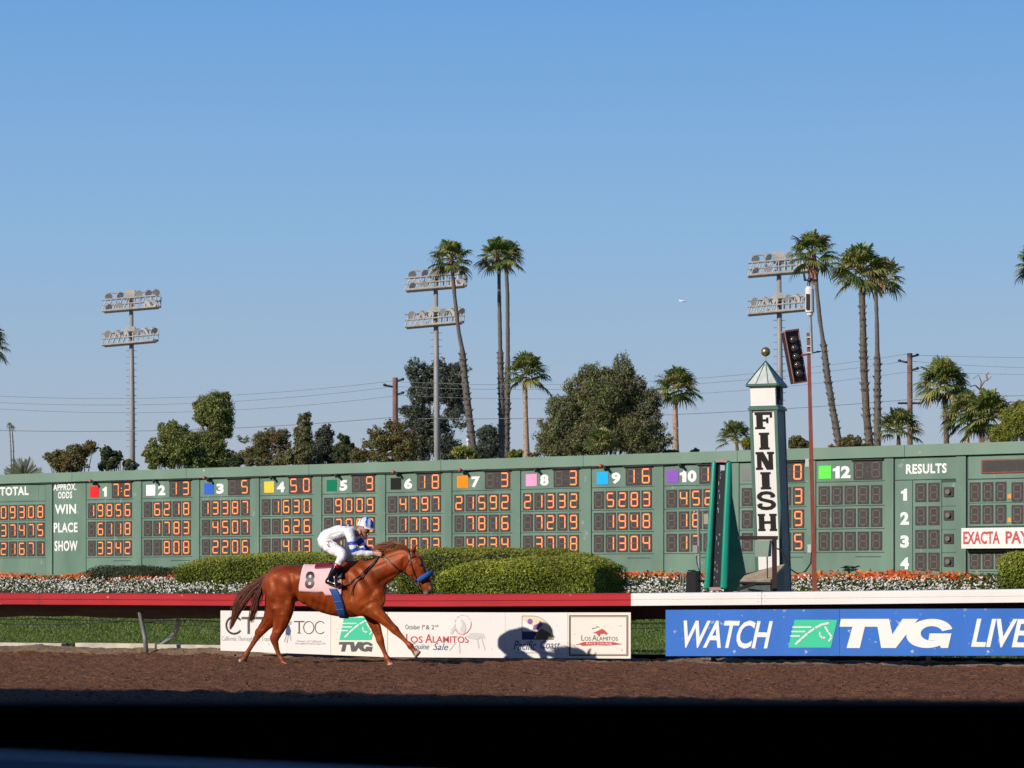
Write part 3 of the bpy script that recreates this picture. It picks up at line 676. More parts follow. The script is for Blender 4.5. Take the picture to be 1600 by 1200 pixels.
for i, (a, b_) in enumerate(COLS):
    al, bl = Bl(a), Bl(b_); D = bl-al; e0_, e1_ = al-.05*D*.8, bl+.05*D*.8; ends.append((e0_, e1_))
    mb = MB()
    for z0, z1 in FR: BOARD.box(mb, e0_, e1_, z0, z1, .0005, .02)
    col = mb.build('odds_column', M['board'], tb)
    mb = MB(); BOARD.box(mb, al+.58*D, al+.98*D, 1.872, 1.889, .0205, .028); mb.build('vent_slot', M['board_seam'], col)
    nmc, c = SQ[i]; two = i >= 9
    M['sq'+nmc] = mat(nmc+'_square_paint', c, .65, spec=.15, noise=.06, nscale=5)
    mb = MB(); BOARD.box(mb, al+(.0 if two else .05)*D, al+(.2 if two else .25)*D, 3.79, 4.11, .0205, .03); mb.build('colour_square', M['sq'+nmc], col)
    if i != 10:
        mb = MB(); s = str(i+1); wn = {1: .10}.get(i+1, .155)
        if two: numeral(mb, s[0], al+.225*D, al+.335*D, 3.795, 4.09); numeral(mb, s[1], al+.355*D, al+.505*D, 3.795, 4.09)
        else: numeral(mb, s, al+(.385-wn/2)*D, al+(.385+wn/2)*D, 3.795, 4.09)
        mb.build('number', M['white'], col)
    mb = MB(); BOARD.box(mb, al+.553*D, bl, 3.745, 4.215, .021, .034, 0); BOARD.box(mb, al+.52*D, bl+.02*D, 4.218, 4.235, .021, .09, 4)
    od = DAT[i][0]
    if len(od) == 3:
        seg_digit(mb, al+.555*D, al+.74*D, 3.745, 4.215, od[0], .034); seg_digit(mb, al+.81*D, al+.995*D, 3.745, 4.215, od[2], .034)
        for zz in (3.93, 4.02): BOARD.rect(mb, al+.765*D, al+.785*D, zz, zz+.022, .041, 3 if od[1] == ':' else 1)
    mb.build('odds_display', [M['digit_back'], M['seg_off'], M['seg_glow'], M['seg_on'], M['dark']], col)
    for r_, (z0, z1) in enumerate(ROWS): display(col, al, bl, z0, z1, DAT[i][1+r_])
# pilasters between the columns
ends_px = ends+[]
def pil(l0, l1):
    mb = MB(); BOARD.box(mb, l0+.012, l1-.012, 1.3, 4.265, .0005, .045); mb.build('pilaster', M['board_trim'] if False else M['board'], tb)
for i in range(len(ends)-1): pil(ends[i][1], ends[i+1][0])
# labels column
lb0, lb1 = Bl(83.5), Bl(133)
def flat(l0, l1, z0, z1, nm='panel', o=.02): mb = MB(); BOARD.box(mb, l0, l1, z0, z1, .0005, o); return mb.build(nm, M['board'], tb)
pn = flat(lb0+.02, ends[0][0]-.025, 1.3, 4.262, 'label_panel'); mb = MB()
for s, x0, x1, y0, y1 in (('APPROX.', 84.2, 120.3, 755.8, 766.4), ('ODDS', 91.5, 113.6, 768.2, 779), ('WIN', 86.5, 119.8, 788, 803.2), ('PLACE', 85, 122, 816.6, 832), ('SHOW', 86, 122.2, 844.8, 861)):
    text_px(BOARD, mb, s, x0, x1, y0, y1, .026, weight=.03, spacing=1.1)
mb.build('lettering', M['white'], pn)
tL, tR = Bl(-27), Bl(70.5)
pil(tR+.06, lb0)
for z0, z1 in FR: flat(tL-.06, tR+.04, z0, z1, 'total_panel')
tt_ = flat(Bl(-22), Bl(61), 3.74, 4.2, 'label_panel', .027); mb = MB(); text_px(BOARD, mb, 'TOTAL', 1, 45.8, 760.5, 774.2, .031, weight=.035, spacing=1.1); mb.build('lettering', M['white'], tt_)
for (z0, z1), s in zip(ROWS, ('  09308', '  37475', '  21671')): display(tb, tL, tR, z0, z1, s)
pil(Bl(-60), tL-.06); flat(bl0, Bl(-60)-.02, 1.3, 4.262, 'plain_panel')
# results block
rl0, rl1 = Bl(1398), Bl(1492)
pil(ends[-1][1], rl0)
rp = flat(rl0+.02, rl1+.04, 3.72, 4.262, 'results_panel'); flat(rl0+.02, Bl(1426), 1.3, 3.70, 'results_panel'); flat(Bl(1427), Bl(1471.5), 1.3, 3.70, 'results_panel')
mb = MB(); text_px(BOARD, mb, 'RESULTS', 1416.3, 1480, 724.6, 740, .026, weight=.035, spacing=1.1)
for s, y0, y1 in (('1', 763.8, 782.4), ('2', 800, 820), ('3', 836.5, 856), ('4', 871, 889.6)): numeral(mb, s, Bl(1407.5+(1 if s == '1' else 0)), Bl(1421-(3 if s == '1' else 0)), Bz(1414, y1), Bz(1414, y0))
mb.build('lettering', M['white'], rp)
for y0, y1 in ((754.6, 784), (791, 820.5), (827.7, 856.8), (863.5, 892)):
    display(tb, Bl(1431), Bl(1468.5), Bz(1450, y1), Bz(1450, y0), '  ')
    mb = MB(); z0, z1 = Bz(1483, y1+8), Bz(1483, y0-1.5); BOARD.box(mb, Bl(1472.5), rl1+.04, z0+.01, z1-.01, .0005, .02); lp = mb.build('lamp_panel', M['board'], tb)
    mb = MB(); zc = Bz(1483, y0+14); lc = Bl(1483.3); BOARD.box(mb, Bl(1476), Bl(1490.5), zc-.115, zc+.115, .021, .05); bx_ = mb.build('lamp_box', M['digit_back'], lp)
    mb = MB(); c = BOARD.W(lc, zc, .05); mb.bar(c, c+BOARD.n*.06, .07, 16, .06); mb.build('round_lamp', M['seg_off'], lp, smooth=False)
pil(rl1+.04, Bl(1511))
# message block with its sign
ml0, ml1 = Bl(1513.5), Bl(1745)
flat(ml0, ml1, Bz(1530, 748)-.0, 4.262, 'message_panel')
mb = MB(); zt, zb = Bz(1540, 718.4), Bz(1540, 739.8); BOARD.box(mb, Bl(1534.5), ml1-.3, zb, zt, .021, .05); msg = mb.build('message_frame', mat('rusty_frame', (.20, .05, .035), .7, noise=.3), tb)
mb = MB(); BOARD.box(mb, Bl(1537), ml1-.34, zb+.035, zt-.03, .051, .055); BOARD.box(mb, Bl(1537), ml1-.34, (zt+zb)/2-.008, (zt+zb)/2+.008, .0555, .058, 1); mb.build('message_screen', [M['digit_back'], M['dark']], msg)
for y0, y1 in ((753.3, 783.3), (789, 818.3), (863, 889)):
    flat(ml0, ml1, Bz(1530, y1+3.6), Bz(1530, y0-3.6), 'message_panel'); display(tb, Bl(1515.8), Bl(1573), Bz(1545, y1), Bz(1545, y0), '   '); display(tb, Bl(1581.4), Bl(1665), Bz(1600, y1), Bz(1600, y0), '    ')
M['dot_o'] = mat('orange_marker', (.8, .28, .03), .6)
for y in (775.5, 812.3):
    mb = MB(); z = Bz(1578, y); BOARD.box(mb, Bl(1575.3), Bl(1581), z-.05, z+.05, .0205, .03); mb.build('marker', M['dot_o'], tb)
sg_ = (Bl(1510.6), Bl(1700), Bz(1550, 857), Bz(1550, 825)); mb = MB(); BOARD.box(mb, *sg_, .01, .30); sgn = mb.build('payoff_sign', M['white_rail'], tb); mb = MB()
n_ = .304
text(BOARD, mb, 'EXACTA', Plane(68, .696).l(1513.6)+.0, Bl(1570.5), sg_[2]+.10, sg_[3]-.08, n_, weight=.03); text(BOARD, mb, 'PAYOFFS', Bl(1579.5), Bl(1662), sg_[2]+.10, sg_[3]-.08, n_, weight=.03)
mb.build('lettering', M['ink_red'], sgn)
flat(ml0, ml1, 1.3, Bz(1530, 893.5), 'message_panel'); flat(ml1+.03, bl1, 1.3, 4.262, 'plain_panel')
# cable with clip lamps under the cap
mb = MB(); pts = []
for i in range(80):
    px = -300+1400*i/79; pts.append(BOARD.W(Bl(px), 4.255+.012*math.sin(px*.06), .10))
mb.tube(pts, .014, 6); cb = mb.build('cable', M['dark'], tb)
M['bulb'] = mat('red_lamp_cap', (.45, .09, .07), .4)
for px, red in ((149, 1), (243, 0), (327, 1), (426, 0), (527, 0), (622, 1), (726, 1), (838, 0), (946, 1), (1063, 0)):
    l = Bl(px); mb = MB(); BOARD.box(mb, l+.02, l+.11, 4.20, 4.265, .05, .16); mb.bar(BOARD.W(l+.08, 4.23, .16), BOARD.W(l+.14, 4.17, .22), .035, 8); lm = mb.build('clip_lamp', M['dark'], tb)
    if red: mb = MB(); mb.ball(BOARD.W(l-.03, 4.265, .18), .055, nu=10, nv=7); mb.build('bulb', M['bulb'], lm, smooth=True)

# ------------------------------------------------------------------ finish tower
FY = 50.0; F0 = at(1182.4, 915, FY); ft = thing('finish_tower', 'white and green finish post lettered FINISH with a gold ball on top', 'finish post', (F0.x+.3, F0.y+.3, .25))
TU = Vector((math.cos(math.radians(22.4)), -math.sin(math.radians(22.4)), 0)); TV = Vector((-TU.y, TU.x, 0)); TW = .535
def tz(y): return CAMZ+(HZ-y)/F*FY
LEAN = -.0365
def tp(a, b_, z):  # a along front, b into depth, in metres from the front left base corner
    return Vector((F0.x, F0.y, 0))+TU*a+TV*b_+Vector(((z-F0.z)*LEAN, 0, z))
def tbox(mb, a0, a1, b0, b1, z0, z1, mi=0):
    mb.hexa([tp(a0, b0, z0), tp(a1, b0, z0), tp(a1, b1, z0), tp(a0, b1, z0), tp(a0, b0, z1), tp(a1, b0, z1), tp(a1, b1, z1), tp(a0, b1, z1)], mi)
M['tower_w'] = painted('tower_white', (.78, .74, .69), (.4, .3, .2), .78, 6, .5, .05)
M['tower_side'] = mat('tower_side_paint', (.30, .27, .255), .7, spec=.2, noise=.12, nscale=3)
M['tower_g'] = mat('tower_green', (.035, .115, .085), .5, noise=.15, nscale=6)
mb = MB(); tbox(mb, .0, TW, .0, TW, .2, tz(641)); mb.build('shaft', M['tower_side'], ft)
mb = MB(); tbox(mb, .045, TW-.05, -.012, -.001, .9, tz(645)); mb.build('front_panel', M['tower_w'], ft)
for a0, a1 in ((-.015, .045), (TW-.05, TW+.012)):
    mb = MB(); tbox(mb, a0, a1, -.025, .03, .2, tz(641)); mb.build('corner_trim', M['tower_g'], ft)
mb = MB(); tbox(mb, TW-.03, TW+.012, TW-.03, TW+.012, .2, tz(641)); mb.build('corner_trim', M['tower_g'], ft)
mb = MB(); tbox(mb, -.04, TW+.04, -.04, TW+.04, tz(641), tz(637.5)); tbox(mb, -.02, TW+.02, -.02, TW+.02, tz(637.5), tz(634.5)); mb.build('cornice', M['tower_g'], ft)
mb = MB(); tbox(mb, .01, TW-.02, .01, TW-.02, tz(634.5), tz(600)); ub = mb.build('upper_box', M['tower_w'], ft)
mb = MB(); tbox(mb, TW-.02, TW+.05, .14, .3, tz(624), tz(606)); tbox(mb, TW-.02, TW+.02, .1, .36, tz(632), tz(603)); mb.build('side_lamp', M['dark'], ft)
# pyramid roof with raised ribs
z0, z1 = tz(600.5), tz(563); e = .045; cn = [tp(-e, -e, z0), tp(TW+e, -e, z0), tp(TW+e, TW+e, z0), tp(-e, TW+e, z0)]; ap = tp(TW/2, TW/2, z1); zd = Vector((0, 0, -.05))
mb = MB(); mb.add(cn+[ap]+[c+zd for c in cn], [(0, 1, 4), (1, 2, 4), (2, 3, 4), (3, 0, 4), (0, 5, 6, 1), (1, 6, 7, 2), (2, 7, 8, 3), (3, 8, 5, 0), (5, 8, 7, 6)]); rf = mb.build('roof', M['roof_grey'], ft)
mb = MB()
for k in range(4): mb.bar(cn[k], ap, .014, 6); mb.bar(cn[k]+zd*.5, cn[(k+1) % 4]+zd*.5, .028, 6)
for k in range(4):
    for q_ in (.3, .7):
        m0 = cn[k].lerp(cn[(k+1) % 4], q_); mb.bar(m0, m0.lerp(ap, .86), .009, 6)
mb.build('rib', M['tower_g'], rf)
mb = MB(); mb.bar(ap-Vector((0, 0, .03)), ap+Vector((0, 0, .12)), .012, 8); mb.build('spike', M['galv'], ft)
M['gold'] = mat('weathered_gold', (.36, .25, .10), .35, metal=.7, noise=.2, nscale=14)
mb = MB(); mb.ball(ap+Vector((0, 0, .18)), .092, nu=24, nv=16); mb.build('gold_ball', M['gold'], ft, smooth=True)
def slab(mb, ch, x0, x1, z0, z1):
    """slab serif capitals as polygons in a unit box"""
    def q(pts, k=0): mb.add([tp(x0+(x1-x0)*a, -.016-.0006*k, z0+(z1-z0)*b) for a, b in pts], [tuple(range(len(pts)))])
    R = lambda a0, a1, b0, b1, k=0: q([(a0, b0), (a1, b0), (a1, b1), (a0, b1)], k)
    S_ = .13
    if ch == 'I': R(.29, .71, 0, 1); R(.22, .78, 0, S_, 1); R(.22, .78, 1-S_, 1, 1)
    if ch == 'F': R(.11, .46, 0, 1); R(.03, .58, 0, S_, 1); R(.03, .97, 1-.17, 1, 1); R(.84, .97, .66, .9, 2); R(.4, .76, .44, .58, 2); R(.64, .76, .34, .68, 3)
    if ch == 'H':
        for a in (0, .62): R(a+.05, a+.35, 0, 1); R(a, a+.40, 0, S_, 1); R(a, a+.40, 1-S_, 1, 1)
        R(.3, .72, .42, .58, 2)
    if ch == 'N': R(.07, .31, 0, 1); R(.69, .93, 0, 1); R(0, .38, 0, S_, 1); R(.62, 1, 1-S_, 1, 1); R(0, .3, 1-S_, 1, 1); q([(.08, 1), (.42, 1), (.93, 0), (.58, 0)], 2)
    if ch == 'S':
        c = [(.86, .74), (.84, .86), (.7, .95), (.5, .97), (.28, .94), (.13, .82), (.12, .68), (.24, .57), (.5, .5), (.76, .43), (.88, .32), (.87, .18), (.72, .06), (.5, .03), (.28, .05), (.14, .14), (.12, .27)]
        for i in range(len(c)-1):
            (a, b_), (d, g) = c[i], c[i+1]; L = math.hypot((d-a), (g-b_)); nx, ny = -(g-b_)/L*.125, (d-a)/L*.10; ex, ey = (d-a)*.18, (g-b_)*.18
            q([(a+nx-ex, b_+ny-ey), (a-nx-ex, b_-ny-ey), (d-nx+ex, g-ny+ey), (d+nx+ex, g+ny+ey)], i*.3)
        R(.72, .92, .68, .76, 6); R(.08, .28, .24, .34, 6)
M['letter'] = mat('charcoal_letter_paint', (.014, .012, .012), .7, spec=.2)
for ch, y0, y1 in (('F', 644.5, 671), ('I', 676.5, 703), ('N', 706.5, 734.5), ('I', 738, 765), ('S', 769.5, 795.5), ('H', 803, 830)):
    mb = MB(); slab(mb, ch, .075, .452, tz(y1), tz(y0)); mb.build('letter', M['letter'], ft)

# ------------------------------------------------------------------ green padded mirror fin beside the tower
fy = 48.4; pm = thing('padded_fin', 'tall teal padded fin with a scuffed dark centre strip', 'race fixture', tuple(at(1120, 925, fy)))
M['teal'] = mat('teal_vinyl', (.012, .30, .20), .42, noise=.08, nscale=3, bump=.15, bscale=5)
M['strip'] = painted('scuffed_dark_glass', (.05, .052, .055), (.5, .5, .5), .70, 8, .35, .2)
M['pinkt'] = mat('faded_pink_tape', (.55, .30, .30), .6, noise=.2, nscale=20)
def fp(x, y, d=0): p = at(x, y, fy); return p+Vector((d*.03, d, 0))
dep = .16
def col_prism(mb, quad, d0, d1, mi=0):
    a = [fp(x, y, d0) for x, y in quad]; c = [fp(x, y, d1) for x, y in quad]; mb.hexa([a[0], a[1], c[1], c[0], a[3], a[2], c[2], c[3]], mi)
def pad(quad, d0, d1, nm):
    mb = MB(); col_prism(mb, quad, d0, d1); o = mb.build(nm, M['teal'], pm); bv = o.modifiers.new('b', 'BEVEL'); bv.width = .045; bv.segments = 4
    for p in o.data.polygons: p.use_smooth = True
    return o
pad([(1100.5, 921), (1110, 921), (1119.5, 720), (1112.8, 720)], -.06, .2, 'left_pad')
pad([(1125.5, 921), (1137, 921), (1143.5, 720.5), (1134.5, 719)], -.06, .34, 'right_pad')
mb = MB(); col_prism(mb, [(1108.5, 918), (1127.5, 918), (1136, 723.5), (1118, 723.5)], 0.0, .2); mb.build('centre_strip', M['strip'], pm)
mb = MB(); col_prism(mb, [(1108, 922), (1126, 922), (1126.2, 917.5), (1108.2, 917.5)], -.07, -.01); mb.build('tape_band', M['pinkt'], pm)
mb = MB(); col_prism(mb, [(1117.5, 722.5), (1136, 722.5), (1136, 718.5), (1118.5, 718.5)], -.07, -.01); mb.build('tape_band', M['pinkt'], pm)
M['scuff'] = mat('white_scuff', (.6, .6, .6), .6)
mb = MB()
for k in range(80):
    t_ = random.random(); xl = 1118.6-9.6*(t_); xr = 1135.4-8.6*t_; y = 724+194*t_; s_ = random.choice([0, 0, 1, 2]); x = {0: xl, 1: xr, 2: xl+(xr-xl)*random.uniform(.35, .6)}[s_]; h_ = random.uniform(1, 8); a = fp(x, y, -.004); mb.box(a, .004, .002, h_*.012*.5)
mb.box(fp(1129, 731, -.006), .04, .003, .05); mb.build('scuff_mark', M['scuff'], pm)
# buttress: dark triangular panel running back and to the right
M['teal_dark'] = mat('teal_fin_panel', (.01, .17, .12), .6, noise=.1, nscale=3)
q0 = fp(1142.5, 724, .05); q1 = fp(1136, 922, .05)
bd = Vector((.95, .35, 0))      # direction the fin runs back
def bq(x, y):   # point seen at pixel (x, y) on the vertical plane through the right pad running along bd
    k = (x-800)/F; o = fp(1138, 820, .15); t_ = (k*o.y-o.x)/(bd.x-k*bd.y); p = o+bd*t_; return Vector((p.x, p.y, CAMZ+(HZ-y)/F*p.y))
poly = [bq(1137, 723), bq(1143.3, 722), bq(1144.5, 776), bq(1153, 828), (bq(1166.5, 900)), bq(1165.5, 905), bq(1154.5, 923), bq(1136, 926)]
mb = MB(); mb.prism(poly, Vector((-.05, .12, 0))); mb.build('buttress', M['teal_dark'], pm)

# ------------------------------------------------------------------ camera stand next to the tower
cs = thing('camera_stand', 'brown steel frame holding a pale green electrical box before the finish post', 'stand', tuple(at(1205, 925, 49)))
M['brown'] = mat('brown_steel', (.045, .022, .018), .6)
M['palebox'] = painted('pale_green_box', (.33, .42, .34), (.5, .35, .25), .66, 9, .5, .1)
sy_ = 47.9; S3 = lambda x, y, d=0: at(x, y, sy_)+Vector((0, d, 0))
mb = MB(); mb.box(S3(1184.5, 840.4), .37, .035, .035); mb.build('cross_bar', M['brown'], cs)
mb = MB(); mb.hexa([S3(1207, 928, -.03), S3(1214, 928, -.03), S3(1214, 928, .06), S3(1207, 928, .06), S3(1206.5, 838, -.03), S3(1213.5, 838, -.03), S3(1213.5, 838, .06), S3(1206.5, 838, .06)]); mb.build('post', M['brown'], cs)
mb = MB(); mb.bar(S3(1200, 905, .1), S3(1199.5, 869, .1), .012, 8); mb.build('rod', M['brown'], cs)
mb = MB(); mb.hexa([S3(1178.5, 870, -.1), S3(1199, 870, -.1), S3(1207, 869, .22), S3(1186, 869, .22), S3(1178.5, 844, -.1), S3(1202, 844, -.1), S3(1208, 844, .22), S3(1184, 844, .22)]); mb.build('electrical_box', M['palebox'], cs)
pf = thing('ramp_platform', 'low tan topped ramp with a slatted dark side at the foot of the finish post', 'platform', tuple(at(1180, 925, 48.8)))
M['tan'] = mat('tan_board', (.44, .34, .22), .8, noise=.2, nscale=7)
M['slat'] = mat('grey_slats', (.16, .17, .16), .7, noise=.25, nscale=10, stretch=(6, 1, 1))
tA, tB, tC, tD = at(1156, 907.5, 47.8), at(1204, 906, 47.9), at(1226.5, 881, 49.0), at(1166, 896, 49.0)
mb = MB(); mb.prism([tA, tB, tC, tD], (0, 0, -.05)); mb.build('top_board', M['tan'], pf)
gz = .3
def drop(p, z=gz): return Vector((p.x, p.y, z))
mb = MB(); i1 = Vector((0, .05, -.055)); mb.add([tA+i1, tB+i1, drop(tB+i1), drop(tA+i1)], [(0, 1, 2, 3)]); mb.add([tB+i1, tC+Vector((-.03, 0, -.055)), drop(tC), drop(tB+i1)], [(0, 1, 2, 3)]); mb.add([tA+i1, drop(tA+i1), drop(tD), tD+Vector((0, 0, -.055))], [(0, 1, 2, 3)]); mb.build('side_panel', M['slat'], pf)
mb = MB(); mb.bar(at(1152, 921, 47.7), at(1180, 912, 47.7), .03, 6); mb.bar(at(1154, 910.5, 47.7), at(1206, 911.5, 47.7), .022, 6); mb.build('brace', M['dark'], pf)
# black hanging cable from the stand to the pole
cbp = [at(1214, 857, 47.9), at(1221, 860, 47.9), at(1228, 874, 47.9), at(1236, 890, 47.9), at(1246, 896.5, 48.8), at(1258, 893, 48.5), at(1267, 880, 48.2), at(1268, 862, 48)]
mb = MB(); mb.tube(cbp, .014, 6); tag(mb.build('hanging_cable', M['dark']), 'black cable looping from the finish post to the red pole', 'cable')

# ------------------------------------------------------------------ rust red pole with weather unit, speaker lamp box
pY = 47.8; pA_, pB_ = at(1273, 930, pY), at(1263, 520, pY); pA_ = Vector((pA_.x+.02, pA_.y, .25))
rp_ = thing('red_pole', 'rust red steel pole leaning left with small white junction boxes', 'pole', tuple(pA_))
M['rust'] = mat('rust_red_paint', (.33, .065, .04), .65, noise=.3, nscale=4, col2=(.22, .07, .05))
M['boxw'] = mat('white_box', (.68, .66, .62), .6)
mb = MB(); ax = (pB_-pA_); mb.hexa([pA_+Vector((a*.042, b_*.042, 0)) for a, b_ in ((-1, -1), (1, -1), (1, 1), (-1, 1))]+[pB_+Vector((a*.03, b_*.03, 0)) for a, b_ in ((-1, -1), (1, -1), (1, 1), (-1, 1))]); mb.build('shaft', M['rust'], rp_)
for y, x in ((723, 1261), (857, 1264.5)):
    mb = MB(); mb.box(at(x, y, pY-.02), .03, .03, .075); mb.build('junction_box', M['boxw'], rp_)
for y in (527, 541, 551):
    mb = MB(); mb.box(at(1264.5, y, pY-.05), .045, .02, .012); mb.build('clamp_band', M['boxw'], rp_)
mb = MB(); mb.bar(at(1271, 551, pY), at(1283, 549, pY), .012, 6); mb.ball(at(1278, 549.5, pY), .035, .03, .02); mb.build('bracket_arm', M['dark'], rp_)
ws = thing('weather_unit', 'white cylinder with a dark slot and wind vane above the red pole', 'weather station', tuple(at(1268, 553, pY)))
mb = MB(); mb.bar(at(1268.6, 553, pY-.06), at(1266, 490, pY-.06), .028, 10); mb.build('mast', M['galv'], ws, smooth=False)
mb = MB(); mb.tube([at(1265.6, 493, pY-.06), at(1265.5, 489, pY-.06), at(1265.4, 488, pY-.06), at(1264.9, 452, pY-.06), at(1264.8, 448, pY-.06)], [.055, .06, .083, .083, .06], 18); mb.build('housing', M['boxw'], ws)
mb = MB(); mb.box(at(1262.0, 471.5, pY-.06-.085), .03, .012, .145); mb.build('slot', M['digit_back'], ws)
mb = MB(); mb.bar(at(1265, 448, pY-.06), at(1265, 436, pY-.06), .014, 8); mb.ball(at(1265, 437.5, pY-.06), .045, nu=8, nv=6); mb.bar(at(1258, 438, pY-.06), at(1273, 436.5, pY-.06), .016, 6); mb.ball(at(1272.5, 437.5, pY-.06), .025, nu=8, nv=6)
mb.prism([at(1256.5, 439.5, pY-.06), at(1260, 438.5, pY-.06), at(1257.5, 427, pY-.06), at(1254.5, 427, pY-.06)], (0, .02, 0)); mb.build('wind_vane', M['dark'], ws)
lx = thing('signal_lamp_box', 'tilted black box with five round lamps fixed to the red pole', 'signal lamp', tuple(at(1242, 558, pY)))
qa = [at(1226, 519, pY-.1), at(1247.5, 516, pY+.05), at(1260.5, 596, pY+.05), at(1241, 599, pY-.1)]
M['rustdark'] = mat('dark_rusty_case', (.035, .016, .013), .6)
nrm = (qa[1]-qa[0]).cross(qa[3]-qa[0]).normalized(); 
if nrm.y > 0: nrm = -nrm
mb = MB(); mb.prism([p+nrm*-.02 for p in qa], -nrm*.10); mb.build('case', M['rustdark'], lx)
mb = MB()
for k in range(4): mb.bar(qa[k], qa[(k+1) % 4], .011, 6)
mb.hexa([qa[0]-nrm*.12+Vector((0, 0, .0)), qa[1]-nrm*.12, qa[1]+nrm*.02, qa[0]+nrm*.02]+[p+Vector((0, 0, .03)) for p in (qa[0]-nrm*.18, qa[1]-nrm*.12, qa[1]+nrm*.02, qa[0]+nrm*.02)]); mb.build('rim', mat('faded_red_rim', (.35, .16, .12), .7), lx)
M['lens'] = mat('grey_lens', (.07, .06, .055), .15, spec=.8, metal=.2)
for k in range(5):
    t_ = .17+.165*k; c = (qa[0].lerp(qa[3], t_)).lerp(qa[1].lerp(qa[2], t_), .5)
    mb = MB(); mb.ball(c+nrm*.0, .072, .072, .072, 16, 10); mb.build('lamp', M['lens'], lx, smooth=True)
mb = MB(); mb.bar(at(1252, 555, pY-.02), at(1264, 553.5, pY), .018, 6); mb.build('mount_arm', M['rust'], lx)
# grey pipe stand and black box on the left of the fin
gp = thing('pipe_stand', 'thin grey pipe stand with side arm and small grey box left of the teal fin', 'stand', tuple(at(1092, 926, 49.6)))
gY = 49.6; mb = MB(); mb.bar(at(1093.5, 935, gY), at(1091, 796, gY), .027, 10); mb.build('pipe', M['galv'], gp)
mb = MB(); mb.bar(at(1090, 799.5, gY), at(1110, 797, gY), .016, 8); mb.ball(at(1085.5, 800, gY), .03); mb.build('arm', M['galv'], gp)
mb = MB(); mb.box(at(1103, 811, gY+.05), .04, .03, .1); mb.build('plate', mat('buff_plate', (.5, .42, .3), .7), gp)
mb = MB(); mb.box(at(1086, 858, gY), .045, .04, .075); mb.box(at(1087, 866.5, gY), .02, .02, .02); mb.build('control_box', mat('light_grey_box', (.38, .38, .35), .6), gp)
mb = MB(); mb.tube([at(1088, 868, gY), at(1089, 880, gY), at(1093, 893, gY-.03), at(1099, 902, gY-.03)], .009, 6); mb.build('cable', M['dark'], gp)
mb = MB(); mb.bar(at(1086, 908, gY-.03), at(1100, 908, gY-.03), .02, 6); mb.build('clamp', M['dark'], gp)
bb = thing('equipment_box', 'squat black equipment box behind the white rail by the pipe stand', 'box', tuple(at(1079, 926, 48)))
mb = MB(); q4 = [at(1071, 930, 49.2), at(1087, 930, 49.2), at(1086.5, 892, 49.2), at(1073, 893.5, 49.2)]; mb.prism(q4, (.1, .35, 0)); bo = mb.build('case', M['dark'], bb)
mb = MB(); mb.box(at(1080.5, 891.5, 49.3), .07, .1, .012); mb.build('lid', M['black'], bb)
mb = MB(); mb.bar(at(1062, 928, 49.2), at(1064, 897, 49.2), .012, 6); mb.bar(at(1067.5, 928, 49.2), at(1068, 896, 49.2), .018, 6); mb.build('bracket', M['galv'], bb)
